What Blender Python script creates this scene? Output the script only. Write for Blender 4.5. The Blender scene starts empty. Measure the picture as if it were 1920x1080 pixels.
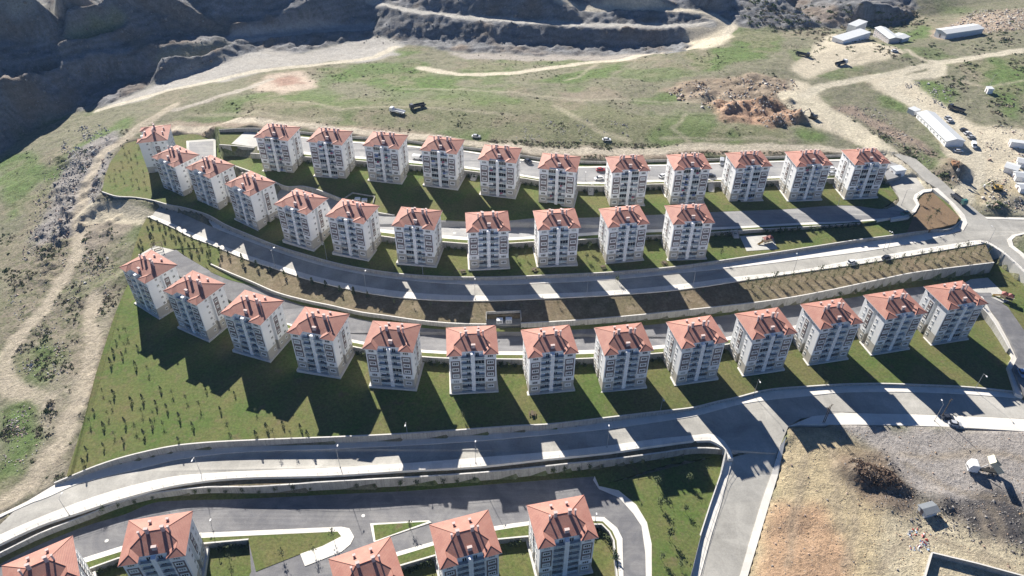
import bpy, bmesh, math, random
import numpy as np
from mathutils import Vector, Matrix, noise
from mathutils.bvhtree import BVHTree
from mathutils.geometry import delaunay_2d_cdt, tessellate_polygon
R = math.radians
rnd = random.Random(7)
SC = bpy.context.scene
COL = SC.collection

# ---------------------------------------------------------------- camera, sky, sun, exposure
F, TH, RO, CZ = 1383.64, R(39.226), R(.3446), 200.0      # focal length (px of a 1920 px wide picture), pitch, roll, height
R0 = Vector((1, 0, 0)); D0 = Vector((0, -math.sin(TH), -math.cos(TH))); FW = Vector((0, math.cos(TH), -math.sin(TH)))
XA = math.cos(RO)*R0 - math.sin(RO)*D0
YA = math.sin(RO)*R0 + math.cos(RO)*D0
cam = bpy.data.cameras.new('camera'); camo = bpy.data.objects.new('camera', cam); COL.objects.link(camo)
m = Matrix((XA, -YA, -FW)).transposed().to_4x4(); m.translation = (0, 0, CZ)
camo.matrix_world = m
cam.sensor_width = 36; cam.lens = 36*F/1920; cam.clip_end = 12000; cam.clip_start = 1
SC.camera = camo

SUN_EL, SUN_AZ = R(31.0), R(-24.9)                        # azimuth: left of the view direction
w = bpy.data.worlds.new('World'); SC.world = w; w.use_nodes = True
nt = w.node_tree; bg = nt.nodes['Background']; bg.inputs[1].default_value = .05
sk = nt.nodes.new('ShaderNodeTexSky'); sk.sky_type = 'NISHITA'; sk.sun_disc = False
sk.sun_elevation = SUN_EL; sk.sun_rotation = SUN_AZ; sk.altitude = 200; sk.air_density = .6; sk.dust_density = .0; sk.ozone_density = 8.0
nt.links.new(sk.outputs[0], bg.inputs[0])
sl = bpy.data.lights.new('sun', 'SUN'); sl.energy = 5.0; sl.angle = R(.5); sl.color = (1, .94, .85)
so = bpy.data.objects.new('sun', sl); COL.objects.link(so)
sd = Vector((math.sin(SUN_AZ)*math.cos(SUN_EL), math.cos(SUN_AZ)*math.cos(SUN_EL), math.sin(SUN_EL)))
so.rotation_euler = sd.to_track_quat('Z', 'Y').to_euler(); so.location = (0, 0, 300)
SC.view_settings.view_transform = 'Standard'; SC.view_settings.look = 'None'
SC.view_settings.exposure = 1.06; SC.view_settings.gamma = 1

# ---------------------------------------------------------------- helpers
def ray(u, v):
    x, y = (u-960)/F, (v-540)/F
    return XA*x + YA*y + FW
def S(u, v, z):                       # survey: a sight line meets the level z (z counts from the camera height)
    d = ray(u, v); t = z/d.z
    return Vector((d.x*t, d.y*t, CZ+z))
def px(p):                            # only used by asserts while surveying
    q = p-Vector((0, 0, CZ)); z = q.dot(FW)
    return 960+F*q.dot(XA)/z, 540+F*q.dot(YA)/z
def itp(tab, x):
    return float(np.interp(x, [a for a, b in tab], [b for a, b in tab]))
def pch(tab, xs):                     # smooth monotone interpolation
    X = np.array([a for a, b in tab], float); Y = np.array([b for a, b in tab], float)
    h = np.diff(X); dl = np.diff(Y)/h; n = len(X)
    if n == 2: return np.interp(xs, X, Y)
    d = np.zeros(n)
    for i in range(1, n-1):
        d[i] = (h[i]*dl[i-1]+h[i-1]*dl[i])/(h[i-1]+h[i])
    d[0], d[-1] = dl[0], dl[-1]
    xs = np.clip(xs, X[0], X[-1]); k = np.clip(np.searchsorted(X, xs)-1, 0, n-2)
    t = (xs-X[k])/h[k]
    return ((1+2*t)*(1-t)**2*Y[k] + t*(1-t)**2*h[k]*d[k] + t*t*(3-2*t)*Y[k+1] + t*t*(t-1)*h[k]*d[k+1])

def link(o, parent=None):
    COL.objects.link(o)
    if parent: o.parent = parent
    return o
def tag(o, label=None, cat=None, group=None, kind=None):
    if label: o['label'] = label
    if cat: o['category'] = cat
    if group: o['group'] = group
    if kind: o['kind'] = kind
    return o
def empty(name, loc=(0, 0, 0), rz=0, label=None, cat=None, group=None):
    o = bpy.data.objects.new(name, None); o.empty_display_size = .5; link(o)
    o.location = loc; o.rotation_euler = (0, 0, rz)
    return tag(o, label, cat, group)
class MB:
    def __init__(s): s.v = []; s.f = []; s.m = []
    def add(s, vs, fs, m=0):
        b = len(s.v); s.v += [tuple(p) for p in vs]; s.f += [[b+i for i in f] for f in fs]; s.m += [m]*len(fs)
    def box(s, x0, x1, y0, y1, z0, z1, m=0, T=None):
        vs = [Vector((x, y, z)) for z in (z0, z1) for y in (y0, y1) for x in (x0, x1)]
        if T: vs = [T @ p for p in vs]
        s.add(vs, [(0, 2, 3, 1), (4, 5, 7, 6), (0, 1, 5, 4), (2, 6, 7, 3), (0, 4, 6, 2), (1, 3, 7, 5)], m)
    def prism(s, poly, z0, z1, m=0, mt=None, T=None):
        n = len(poly); vs = [Vector((x, y, z)) for z in (z0, z1) for x, y in poly]
        if T: vs = [T @ p for p in vs]
        s.add(vs, [(i, (i+1) % n, n+(i+1) % n, n+i) for i in range(n)], m)
        s.add(vs, [list(range(n, 2*n))], m if mt is None else mt)
        s.add(vs, [list(range(n))[::-1]], m)
    def tube(s, a, b, r, r2=None, n=6, m=0, cap=True):
        a, b = Vector(a), Vector(b); r2 = r if r2 is None else r2
        d = (b-a).normalized(); q = d.to_track_quat('Z', 'Y')
        vs = []
        for p, rr in ((a, r), (b, r2)):
            for i in range(n):
                t = 2*math.pi*i/n; vs.append(p+q @ Vector((rr*math.cos(t), rr*math.sin(t), 0)))
        fs = [(i, (i+1) % n, n+(i+1) % n, n+i) for i in range(n)]
        if cap: fs += [list(range(n))[::-1], list(range(n, 2*n))]
        s.add(vs, fs, m)
    def mesh(s, name, mats, smooth=False):
        me = bpy.data.meshes.new(name); me.from_pydata(s.v, [], s.f)
        for mm in (mats if isinstance(mats, (list, tuple)) else [mats]): me.materials.append(mm)
        me.polygons.foreach_set('material_index', s.m)
        if smooth: me.polygons.foreach_set('use_smooth', [True]*len(s.f))
        me.update(); return me
    def build(s, name, mats, parent=None, smooth=False, loc=None):
        o = bpy.data.objects.new(name, s.mesh(name, mats, smooth)); link(o, parent)
        if loc: o.location = loc
        return o
def copy_tree(o, parent=None):
    c = o.copy(); COL.objects.link(c); c.parent = parent
    for ch in list(o.children): copy_tree(ch, c)
    return c

# ---------------------------------------------------------------- materials
def new_mat(name):
    m = bpy.data.materials.new(name); m.use_nodes = True
    return m, m.node_tree, m.node_tree.nodes['Principled BSDF']
def nz(nt, scale, detail=4, rough=.6, vec=None, dist=0):
    n = nt.nodes.new('ShaderNodeTexNoise'); n.inputs['Scale'].default_value = scale
    n.inputs['Detail'].default_value = detail; n.inputs['Roughness'].default_value = rough; n.inputs['Distortion'].default_value = dist
    if vec: nt.links.new(vec, n.inputs['Vector'])
    return n.outputs['Fac']
def objco(nt, scale=None):
    t = nt.nodes.new('ShaderNodeTexCoord').outputs['Object']
    if scale:
        mp = nt.nodes.new('ShaderNodeMapping'); mp.inputs['Scale'].default_value = scale
        nt.links.new(t, mp.inputs['Vector']); t = mp.outputs[0]
    return t
def rng(nt, v, a, b, c, d):
    n = nt.nodes.new('ShaderNodeMapRange'); nt.links.new(v, n.inputs[0])
    for i, x in enumerate((a, b, c, d)): n.inputs[i+1].default_value = x
    return n.outputs[0]
def mix(nt, f, a, b, mode='MIX'):
    n = nt.nodes.new('ShaderNodeMix'); n.data_type = 'RGBA'; n.blend_type = mode
    for i, x in ((0, f), (6, a), (7, b)):
        if isinstance(x, (int, float)): n.inputs[i].default_value = x
        elif isinstance(x, tuple): n.inputs[i].default_value = (*x, 1)
        else: nt.links.new(x, n.inputs[i])
    return n.outputs[2]
def gray(nt, v):
    n = nt.nodes.new('ShaderNodeCombineColor')
    for i in range(3): nt.links.new(v, n.inputs[i])
    return n.outputs[0]
def bump(nt, bs, h, st=.3, dist=.1):
    b = nt.nodes.new('ShaderNodeBump'); b.inputs['Strength'].default_value = st; b.inputs['Distance'].default_value = dist
    nt.links.new(h, b.inputs['Height']); nt.links.new(b.outputs[0], bs.inputs['Normal'])
def simple(name, c, rough=.8, s1=.15, s2=1.5, amt=.25, bst=0, c2=None, metal=0, spec=None):
    m, nt, bs = new_mat(name); co = objco(nt)
    a = nz(nt, s1, 5, .6, co); b = nz(nt, s2, 5, .65, co)
    col = mix(nt, rng(nt, a, .35, .65, 0, 1), c, c2) if c2 else c
    f = nt.nodes.new('ShaderNodeMath'); f.operation = 'ADD'; nt.links.new(rng(nt, b, .3, .7, 1-amt, 1+amt*.6), f.inputs[0])
    nt.links.new(rng(nt, a, .3, .7, -amt*.4, amt*.3), f.inputs[1])
    col = mix(nt, 1.0, col, gray(nt, f.outputs[0]), 'MULTIPLY')
    nt.links.new(col, bs.inputs['Base Color']); bs.inputs['Roughness'].default_value = rough; bs.inputs['Metallic'].default_value = metal
    if spec is not None: bs.inputs['Specular IOR Level'].default_value = spec
    if bst: bump(nt, bs, b, bst, .1)
    return m
def slabs(name, c, size, line=.75, amt=.2, mort=.012, stain=.35, rough=.85):   # poured slabs with joints, dust stains and tyre marks
    m, nt, bs = new_mat(name); co = objco(nt)
    br = nt.nodes.new('ShaderNodeTexBrick'); nt.links.new(co, br.inputs['Vector']); br.offset = 0
    br.inputs['Scale'].default_value = 1; br.inputs['Brick Width'].default_value = size; br.inputs['Row Height'].default_value = size*.8
    br.inputs['Mortar Size'].default_value = mort; br.inputs['Mortar Smooth'].default_value = .3
    g = [(x*1.06) for x in c]; d = [x*.94 for x in c]
    br.inputs['Color1'].default_value = (*g, 1); br.inputs['Color2'].default_value = (*d, 1); br.inputs['Mortar'].default_value = (*[x*line for x in c], 1)
    a = nz(nt, .08, 6, .65, co, .6); b = nz(nt, 1.8, 5, .7, co)
    col = mix(nt, 1.0, br.outputs['Color'], gray(nt, rng(nt, a, .35, .7, 1-stain*.6, 1.08)), 'MULTIPLY')
    col = mix(nt, 1.0, col, gray(nt, rng(nt, b, .3, .7, 1-amt, 1+amt*.5)), 'MULTIPLY')
    nt.links.new(col, bs.inputs['Base Color']); bs.inputs['Roughness'].default_value = rough
    return m
def asphalt(name, c, dust, amt=.18):
    m, nt, bs = new_mat(name); co = objco(nt)
    a = nz(nt, .12, 6, .6, co, 1.2); b = nz(nt, 3, 4, .7, co); l = nz(nt, .6, 4, .7, objco(nt, (.12, 1, 1)))
    col = mix(nt, rng(nt, a, .4, .72, 0, .8), c, dust)
    col = mix(nt, 1.0, col, gray(nt, rng(nt, b, .3, .7, 1-amt, 1+amt*.6)), 'MULTIPLY')
    col = mix(nt, 1.0, col, gray(nt, rng(nt, l, .35, .65, .88, 1.08)), 'MULTIPLY')
    nt.links.new(col, bs.inputs['Base Color']); bs.inputs['Roughness'].default_value = .9
    return m
def grassmat(name, g1, g2, soil, th=.62):
    m, nt, bs = new_mat(name); co = objco(nt)
    a = nz(nt, .05, 6, .65, co, .5); b = nz(nt, 1.2, 6, .75, co); c = nz(nt, .25, 5, .6, co)
    col = mix(nt, rng(nt, a, .38, .62, 0, 1), g1, g2)
    col = mix(nt, rng(nt, c, th, th+.14, 0, .75), col, soil)
    e = nz(nt, .6, 5, .75, co, 1.0); col = mix(nt, rng(nt, e, .5, .68, 0, .5), col, soil)
    col = mix(nt, 1.0, col, gray(nt, rng(nt, b, .25, .75, .5, 1.45)), 'MULTIPLY')
    nt.links.new(col, bs.inputs['Base Color']); bs.inputs['Roughness'].default_value = .95
    bs.inputs['Specular IOR Level'].default_value = .2
    bump(nt, bs, b, .6, .25)
    return m
M = {}
M['white'] = simple('white_render', (.90, .90, .90), .85, .3, 3, .04, c2=(.86, .86, .86))
M['beige'] = simple('beige_render', (.47, .44, .39), .9, .3, 3, .06)
M['panel'] = simple('brown_panel', (.19, .15, .145), .8, .5, 3, .1)
M['frame'] = simple('white_frame', (.78, .78, .77), .5, 1, 4, .03)
M['glass'] = simple('dark_glass', (.025, .03, .04), .12, 1, 4, .2, spec=.8)
M['curtain'] = simple('curtained_glass', (.28, .30, .32), .3, 1, 3, .2)
M['balglass'] = simple('tinted_balcony_glass', (.42, .50, .53), .25, 2, 6, .15)
M['cap'] = simple('ridge_tile', (.42, .17, .12), .7, 1, 4, .15)
M['chim'] = simple('chimney_render', (.62, .50, .47), .85, 1, 3, .1)
M['metal'] = simple('galvanised_metal', (.45, .46, .47), .4, 1, 4, .1, metal=.4)
M['conc'] = simple('concrete_wall', (.46, .45, .42), .9, .25, 2, .22, .2, c2=(.36, .35, .33))
def streak(m):
    nt = m.node_tree; bs = nt.nodes['Principled BSDF']; src = bs.inputs['Base Color'].links[0].from_socket
    a = nz(nt, 1.6, 5, .7, objco(nt, (1, 1, .08))); br = nt.nodes.new('ShaderNodeTexBrick'); mp = objco(nt)
    sp = nt.nodes.new('ShaderNodeSeparateXYZ'); cb = nt.nodes.new('ShaderNodeCombineXYZ'); nt.links.new(mp, sp.inputs[0]); nt.links.new(sp.outputs[0], cb.inputs[0]); nt.links.new(sp.outputs[2], cb.inputs[1]); nt.links.new(cb.outputs[0], br.inputs['Vector'])
    br.offset = 0; br.inputs['Scale'].default_value = 1; br.inputs['Brick Width'].default_value = 5.5; br.inputs['Row Height'].default_value = 40; br.inputs['Mortar Size'].default_value = .05
    br.inputs['Color1'].default_value = (1, 1, 1, 1); br.inputs['Color2'].default_value = (.93, .93, .93, 1); br.inputs['Mortar'].default_value = (.55, .55, .55, 1)
    nt.links.new(mix(nt, 1.0, mix(nt, 1.0, src, gray(nt, rng(nt, a, .4, .7, 1.05, .66)), 'MULTIPLY'), br.outputs['Color'], 'MULTIPLY'), bs.inputs['Base Color'])
streak(M['conc'])
M['coping'] = simple('concrete_coping', (.66, .64, .60), .9, .4, 2, .12)
M['kerb'] = simple('kerb', (.62, .60, .55), .9, .4, 2, .12)
M['side'] = slabs('pavement_slabs', (.74, .71, .65), 3.0, .9, .07, .02, .15)
M['road'] = slabs('dusty_concrete_road', (.46, .445, .405), 6.0, .74, .16, .014, .55)
M['asph'] = asphalt('grey_asphalt', (.155, .155, .165), (.27, .265, .26))
M['asphd'] = asphalt('dusty_asphalt', (.27, .27, .275), (.40, .39, .37))
M['plaza'] = slabs('paved_plaza', (.52, .51, .47), 2.0, .85, .08, .03, .2)
M['lawn'] = grassmat('lawn', (.145, .142, .055), (.090, .138, .034), (.155, .125, .072), .58)
M['slope'] = grassmat('planted_slope', (.17, .132, .085), (.135, .12, .07), (.24, .195, .135), .5)
M['bark'] = simple('bark', (.12, .09, .06), .9, 1, 6, .2)
M['leaf'] = simple('dark_foliage', (.035, .06, .025), .85, .7, 4, .4)
M['leaf2'] = simple('light_foliage', (.09, .12, .045), .85, .7, 4, .4)
M['twig'] = simple('dry_twigs', (.16, .12, .08), .9, 1, 6, .3)
M['black'] = simple('black_rubber', (.02, .02, .02), .8, 1, 4, .2)
def vary(m, lo, hi):
    nt = m.node_tree; bs = nt.nodes['Principled BSDF']; src = bs.inputs['Base Color'].links[0].from_socket
    oi = nt.nodes.new('ShaderNodeObjectInfo'); nt.links.new(mix(nt, 1.0, src, gray(nt, rng(nt, oi.outputs['Random'], 0, 1, lo, hi)), 'MULTIPLY'), bs.inputs['Base Color'])
vary(M['white'], .93, 1.02); vary(M['balglass'], .6, 1.15); vary(M['curtain'], .5, 1.5)
def tile_mat():
    m, nt, bs = new_mat('clay_roof_tiles'); co = objco(nt)
    sp = nt.nodes.new('ShaderNodeSeparateXYZ'); nt.links.new(co, sp.inputs[0])
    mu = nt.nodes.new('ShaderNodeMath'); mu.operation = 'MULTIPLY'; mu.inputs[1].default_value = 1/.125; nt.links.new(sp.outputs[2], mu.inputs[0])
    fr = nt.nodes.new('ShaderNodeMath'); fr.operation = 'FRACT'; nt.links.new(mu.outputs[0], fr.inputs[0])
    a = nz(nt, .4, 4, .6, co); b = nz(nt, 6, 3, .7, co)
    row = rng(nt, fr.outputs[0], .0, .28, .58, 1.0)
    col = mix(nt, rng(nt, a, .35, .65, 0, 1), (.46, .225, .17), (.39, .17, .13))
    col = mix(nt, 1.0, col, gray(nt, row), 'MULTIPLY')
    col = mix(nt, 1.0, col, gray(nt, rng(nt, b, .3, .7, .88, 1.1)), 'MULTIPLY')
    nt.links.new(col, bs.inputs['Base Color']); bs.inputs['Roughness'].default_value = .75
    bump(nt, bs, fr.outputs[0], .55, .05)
    return m
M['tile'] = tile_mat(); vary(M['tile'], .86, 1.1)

# ---------------------------------------------------------------- levels (heights below the camera, by bearing along the picture)
RD1 = [(-60, -188.6), (0, -188.2), (100, -187.6), (263, -187.2), (477, -186.1), (640, -185.1), (960, -185), (1100, -185.3), (1240, -186), (1388, -186.6), (1520, -187.2), (1740, -188), (2000, -189)]
H1 = [(100, .5), (150, 1.6), (263, 2.8), (960, 2.8), (1140, 1.9), (1240, 1.5), (1302, 1.2), (1388, .8), (1740, .7), (1920, .6)]
DR = [(-60, -191), (0, -190.9), (300, -190.5), (700, -190.1), (900, -189.9), (1240, -190), (1400, -190)]
RC = [(240, -182.6), (300, -182.4), (420, -181.8), (520, -180.8), (620, -179.8), (750, -179), (890, -179), (1030, -179.6), (1170, -180.8), (1300, -181.6), (1440, -182.6), (1560, -183.2), (1700, -184), (1850, -184.6), (1920, -185.5), (2000, -187.5)]
H3 = [(395, .5), (433, 1), (570, 1.3), (700, 1.6), (850, 1.9), (1000, 2.2), (1280, 3), (1493, 3.8), (1700, 4.4), (1864, 5.2)]
H4 = [(240, 1.8), (520, 1.9), (700, 2.4), (2000, 2.6)]
RD2 = [(276, -182.6), (340, -182), (420, -181.2), (520, -179.4), (620, -178), (720, -177), (900, -176), (1040, -176.2), (1140, -177.2), (1353, -177.9), (1538, -179), (1680, -179.6), (1750, -179.8), (1850, -180)]
H5 = [(191, 3), (338, 2.6), (421, 2.2), (520, 1.6), (960, 1.4), (1330, 1.4), (1700, 1.6), (1803, 1.0)]
RB = [(440, -176.6), (530, -175.2), (640, -173.2), (720, -172.2), (850, -171.6), (960, -171.8), (1087, -172.8), (1213, -174), (1330, -175), (1463, -176.2), (1605, -177.2), (1720, -177.3)]
H6 = [(500, .8), (700, 2.4), (830, 2.6), (960, 2.4), (1085, 2.2), (1207, 1.8), (1330, 1.5), (1400, 1.5), (1613, .6)]
H7 = [(440, 2.5), (640, 1.6), (740, .1), (2000, .1)]
LA = [(440, -174), (560, -172.6), (664, -171.7), (789, -171.2), (974, -172), (1083, -173.4), (1211, -174.5), (1331, -175.4), (1437, -175.9), (1550, -176.4), (1690, -177)]
RA = [(400, -171.2), (480, -170.4), (568, -170), (664, -169.2), (789, -168.8), (974, -169.6), (1083, -170.9), (1211, -172), (1331, -172.9), (1437, -173.4), (1556, -173.9), (1650, -174.6), (1720, -175.3)]
# surveyed edges (bearing u, bearing v) along the hillside, left to right
E1 = [(102, 906.7), (142, 890), (182, 874), (222, 860.8), (263, 850), (335, 835.8), (380, 831.3), (477, 826), (633, 820), (740, 815), (857, 807.3), (973, 799), (1031, 796), (1072, 791.7), (1140, 783.6), (1240, 772), (1267, 769), (1302, 764.4), (1344, 754), (1388, 744.4), (1423, 735), (1520, 725), (1647, 720), (1740, 723), (1808, 726), (1851, 729.6), (1908, 736)]
E1a = [(35, 950), (80, 936), (147, 907.5), (187, 896.7), (247, 882.5), (335, 861.7), (380, 855), (633, 841.7), (773, 835), (900, 826.7), (997, 818.3), (1140, 804.4), (1240, 790.4), (1308, 779.3), (1344, 769.6), (1388, 758.5), (1447, 749.6), (1500, 744.4), (1570, 737), (1660, 735), (1780, 738), (1818, 740), (1922, 748)]
E1b = [(-40, 1022), (0, 1003), (83, 966.7), (137, 945.8), (197, 925), (260, 907.5), (330, 893), (400, 887), (633, 876.7), (757, 869), (900, 858), (1058, 844.7), (1140, 835.7), (1240, 822), (1304, 815.9), (1329, 813)]
E1c = [(-40, 1040), (0, 1020), (80, 984), (147, 961.7), (213, 940), (263, 925.8), (330, 910), (380, 902.5), (633, 891), (757, 883), (900, 874.6), (1025, 861), (1140, 849), (1240, 834.8), (1307, 826.7), (1332, 826)]
E2 = [(-40, 1058), (0, 1038), (80, 999), (163, 966.7), (222, 944), (280, 928), (330, 920), (380, 915), (467, 913.5), (633, 903), (823, 892.7), (925, 885), (1028, 874.6), (1072, 869.7), (1140, 862.8), (1240, 849.6), (1314, 840.7), (1361, 843.7)]
EK1 = [(-40, 1078), (0, 1058), (50, 1032.5), (112, 1005), (162, 986), (240, 962), (280, 945), (347, 938), (417, 936.7), (633, 926.7), (773, 920), (923, 908), (1115, 893.3)]
EKC = [(330, 470), (372, 495), (413, 518), (487, 540), (553, 568), (603, 581), (693, 601.7), (833, 618), (950, 622), (1100, 617), (1210, 610), (1370, 589.6), (1462, 575), (1580, 560.5), (1698, 541), (1733, 536.7), (1812, 530), (1852, 522)]
E3 = [(395, 495.8), (433, 513), (470, 528), (513, 547), (570, 563), (620, 573.5), (680, 586.7), (720, 592), (790, 602), (850, 607), (910, 608.5), (977, 606.7), (1073, 601.7), (1280, 582.8), (1493, 556.7), (1640, 527), (1707, 513), (1773, 504), (1864, 493)]
E2c = [(276, 406.7), (322, 426.7), (355, 444), (390, 457), (460, 486), (513, 503), (563, 520), (628, 536.7), (670, 546), (740, 557), (820, 563), (900, 564.4), (1021, 560), (1140, 554), (1280, 542.7), (1402, 525), (1500, 511), (1613, 495), (1847, 456)]
E2b = [(285, 404), (322, 419), (355, 434), (392, 450), (465, 479), (515, 495), (565, 511), (637, 529), (720, 543), (800, 551), (900, 554.7), (1056, 550), (1140, 545.7), (1280, 532.7), (1383, 519), (1497, 506.7), (1590, 490), (1840, 449)]
E2a = [(300, 385), (345, 402), (385, 420), (460, 450), (553, 483), (637, 506), (720, 520), (800, 529), (900, 534), (1029, 531), (1140, 525), (1280, 511.7), (1330, 506.7), (1437, 495), (1530, 483), (1610, 473), (1680, 462), (1755, 446.7), (1803, 431.7)]
E5 = [(191, 360), (213, 367.5), (255, 371), (288, 376.7), (318, 385), (340, 389), (372, 397.5), (388, 403), (422, 421.7), (460, 438), (523, 463), (570, 477.5), (620, 491.7), (670, 502.5), (720, 510.5), (800, 518), (900, 520.5), (1039, 516), (1140, 511.3), (1280, 499), (1353, 489), (1463, 472.5), (1538, 461), (1610, 450), (1680, 441), (1743, 431.7), (1793, 422.5), (1803, 413)]
E4s = [(538, 606), (658, 636.7), (789, 656), (935, 659.5), (1100, 657), (1225, 649), (1365, 632), (1490, 611), (1600, 594), (1733, 573), (1842, 556)]     # road C south edge
E4 = [(470, 590), (541, 618), (658, 650), (789, 669.5), (935, 674), (1100, 673), (1218, 664.5), (1245, 662.5), (1360, 647), (1490, 626), (1600, 609), (1733, 589), (1840, 572)]
E6s = [(712, 430), (740, 433), (827, 441), (875, 445), (957, 446), (1002, 443.5), (1085, 438), (1122, 435), (1243, 430), (1330, 427), (1402, 424), (1505, 418), (1610, 414), (1640, 411), (1670, 409)]
E6 = [(500, 400), (640, 436), (715, 443.5), (741, 447), (827, 454), (875, 457.5), (955, 457), (1002, 454), (1083, 450.5), (1122, 448), (1207, 443), (1243, 441.7), (1330, 437), (1402, 432), (1505, 426.5), (1613, 419.5)]
EKB = [(440, 311.5), (464, 320), (516, 342), (531, 349), (570, 350), (639, 373), (708, 399), (732, 403), (827, 412.5), (871, 414.5), (957, 413), (997, 409), (1087, 408), (1213, 403), (1330, 397.5), (1463, 392.5), (1605, 386), (1651, 392)]
E8s = [(483, 275), (568, 284.8), (664, 293), (765, 301), (890, 314.5), (974, 326.8), (1012, 333), (1083, 341.5), (1120, 341), (1211, 338), (1245, 337), (1331, 334), (1437, 331.5), (1550, 325), (1656, 319)]
E8 = [(470, 288), (568, 294.5), (664, 301.7), (789, 312), (974, 334), (1012, 340), (1083, 349), (1120, 350), (1211, 346.5), (1245, 345.5), (1331, 342), (1437, 339), (1550, 335.6), (1656, 333)]
E8n = [(483, 250), (563, 259), (661, 268), (763, 275.4), (789, 278), (868, 284.5), (890, 288), (974, 301), (1010, 305.4), (1085, 315), (1120, 314.6), (1218, 312), (1249, 311.5), (1332, 308.7), (1443, 305), (1556, 302), (1650, 300)]
E9 = [(410, 243.5), (470, 240.5), (561, 247), (660, 256), (763, 263), (790, 267), (900, 279), (976, 290.5), (1010, 296), (1120, 303), (1214, 300.6), (1326, 298), (1439, 294), (1553, 291.5), (1660, 289)]

PATCH = []                    # every ground sheet: (verts, faces) for later surveying
BOUND = []
def line(E, Z, x0=None, x1=None, dz=0, step=7):
    x0 = E[0][0] if x0 is None else x0; x1 = E[-1][0] if x1 is None else x1
    n = max(2, int(abs(x1-x0)/step)+1); xs = np.linspace(x0, x1, n); vs = pch(E, xs)
    zf = Z if callable(Z) else (lambda x: itp(Z, x))
    return [S(float(x), float(v), zf(float(x))+dz) for x, v in zip(xs, vs)]
def resample(L, n):
    d = [0]
    for a, b in zip(L, L[1:]): d.append(d[-1]+(b-a).length)
    out = []; T = d[-1]; j = 0
    for i in range(n):
        t = T*i/(n-1)
        while j < len(L)-2 and d[j+1] < t: j += 1
        k = (t-d[j])/max(1e-6, d[j+1]-d[j]); out.append(L[j].lerp(L[j+1], min(1, max(0, k))))
    return out
def down(L, h):
    return [Vector((p.x, p.y, p.z-(h(i/(len(L)-1)) if callable(h) else h))) for i, p in enumerate(L)]
def sheet(name, L1, L2, mat, kind='structure', skirt=3.0, na=1, label=None, cat=None, lift=0, pair=True):
    """ground sheet between two edges, with a skirt down along its border"""
    n = max(len(L1), len(L2))
    if not pair or len(L1) != len(L2): L1, L2 = resample(L1, n), resample(L2, n)
    mb = MB(); vs = []
    for k in range(na+1):
        for a, b in zip(L1, L2):
            p = a.lerp(b, k/na); vs.append(p+Vector((0, 0, lift)))
    fs = [(k*n+i, (k+1)*n+i, (k+1)*n+i+1, k*n+i+1) for k in range(na) for i in range(n-1)]
    PATCH.append(([tuple(v) for v in vs], fs))
    rim = [i for i in range(n)]+[k*n+n-1 for k in range(1, na+1)]+[na*n+i for i in range(n-2, -1, -1)]+[k*n for k in range(na-1, 0, -1)]
    BOUND.append([vs[i] for i in rim])
    mb.add(vs, fs)
    sk = [vs[i] for i in rim]; m2 = len(sk)
    mb.add(sk+[p-Vector((0, 0, skirt)) for p in sk], [(i, m2+i, m2+(i+1) % m2, (i+1) % m2) for i in range(m2)])
    o = mb.build(name, mat)
    tag(o, label, cat, None, kind)
    bm = bmesh.new(); bm.from_mesh(o.data); bmesh.ops.recalc_face_normals(bm, faces=bm.faces); bm.to_mesh(o.data); bm.free()
    return o
def poly(name, pts, mat, skirt=3.0, lift=0, kind='structure', reg=True, label=None, cat=None):
    """flat-ish ground sheet with a free outline (list of Vectors)"""
    pts = [p+Vector((0, 0, lift)) for p in pts]
    tr = tessellate_polygon([[Vector((p.x, p.y, 0)) for p in pts]])
    if reg: PATCH.append(([tuple(v) for v in pts], [tuple(t) for t in tr])); BOUND.append(pts)
    mb = MB(); mb.add(pts, [tuple(t) for t in tr]); n = len(pts)
    mb.add(pts+[p-Vector((0, 0, skirt)) for p in pts], [(i, n+i, n+(i+1) % n, (i+1) % n) for i in range(n)])
    o = mb.build(name, mat); tag(o, label, cat, None, kind)
    bm = bmesh.new(); bm.from_mesh(o.data)
    for f in bm.faces:
        if abs(f.normal.z) > .3 and f.normal.z < 0: f.normal_flip()
    bm.to_mesh(o.data); bm.free()
    return o
def wall(name, L, h, label, thick=.35, up=.25, mat=None, cat='retaining wall', cap=True, steps=0, group=None):
    """wall following L (its top line); h = height below L, up = rise above it"""
    n = len(L); mb = MB(); off = []
    for i in range(n):
        t = (L[min(n-1, i+1)]-L[max(0, i-1)]); t.z = 0; t.normalize(); off.append(Vector((t.y, -t.x, 0)))
    def ring(i, o, z): return L[i]+off[i]*o+Vector((0, 0, z))
    hh = lambda i: (h(i/(n-1)) if callable(h) else h)
    last = None
    for i in range(n):
        vs = [ring(i, .1, -hh(i)-.6), ring(i, .1, up), ring(i, -thick, up), ring(i, -thick, -hh(i)-.6)]
        b = len(mb.v); mb.v += [tuple(v) for v in vs]
        if i:
            for k in range(4):
                mb.f.append([b-4+k, b+k, b+(k+1) % 4, b-4+(k+1) % 4]); mb.m.append(1 if (k == 1 and cap) else 0)
        if i in (0, n-1): mb.f.append([b, b+1, b+2, b+3]); mb.m.append(0)
    o = mb.build(name, [mat or M['conc'], M['coping']]); tag(o, label, cat, group)
    bm = bmesh.new(); bm.from_mesh(o.data); bmesh.ops.recalc_face_normals(bm, faces=bm.faces); bm.to_mesh(o.data); bm.free()
    return o
def P(pts, Z=-180):
    zf = Z if callable(Z) else ((lambda u: itp(Z, u)) if isinstance(Z, list) else (lambda u: Z))
    return [S(p[0], p[1], p[2] if len(p) > 2 else zf(p[0])) for p in pts]

# ---------------------------------------------------------------- terraces, roads, pavements, retaining walls
def zW1(x): return itp(RD1, x)+itp(H1, x)
def zW5(x): return itp(RD2, x)+itp(H5, x)
def zW3(x): return itp(RC, x)+itp(H3, x)
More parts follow.
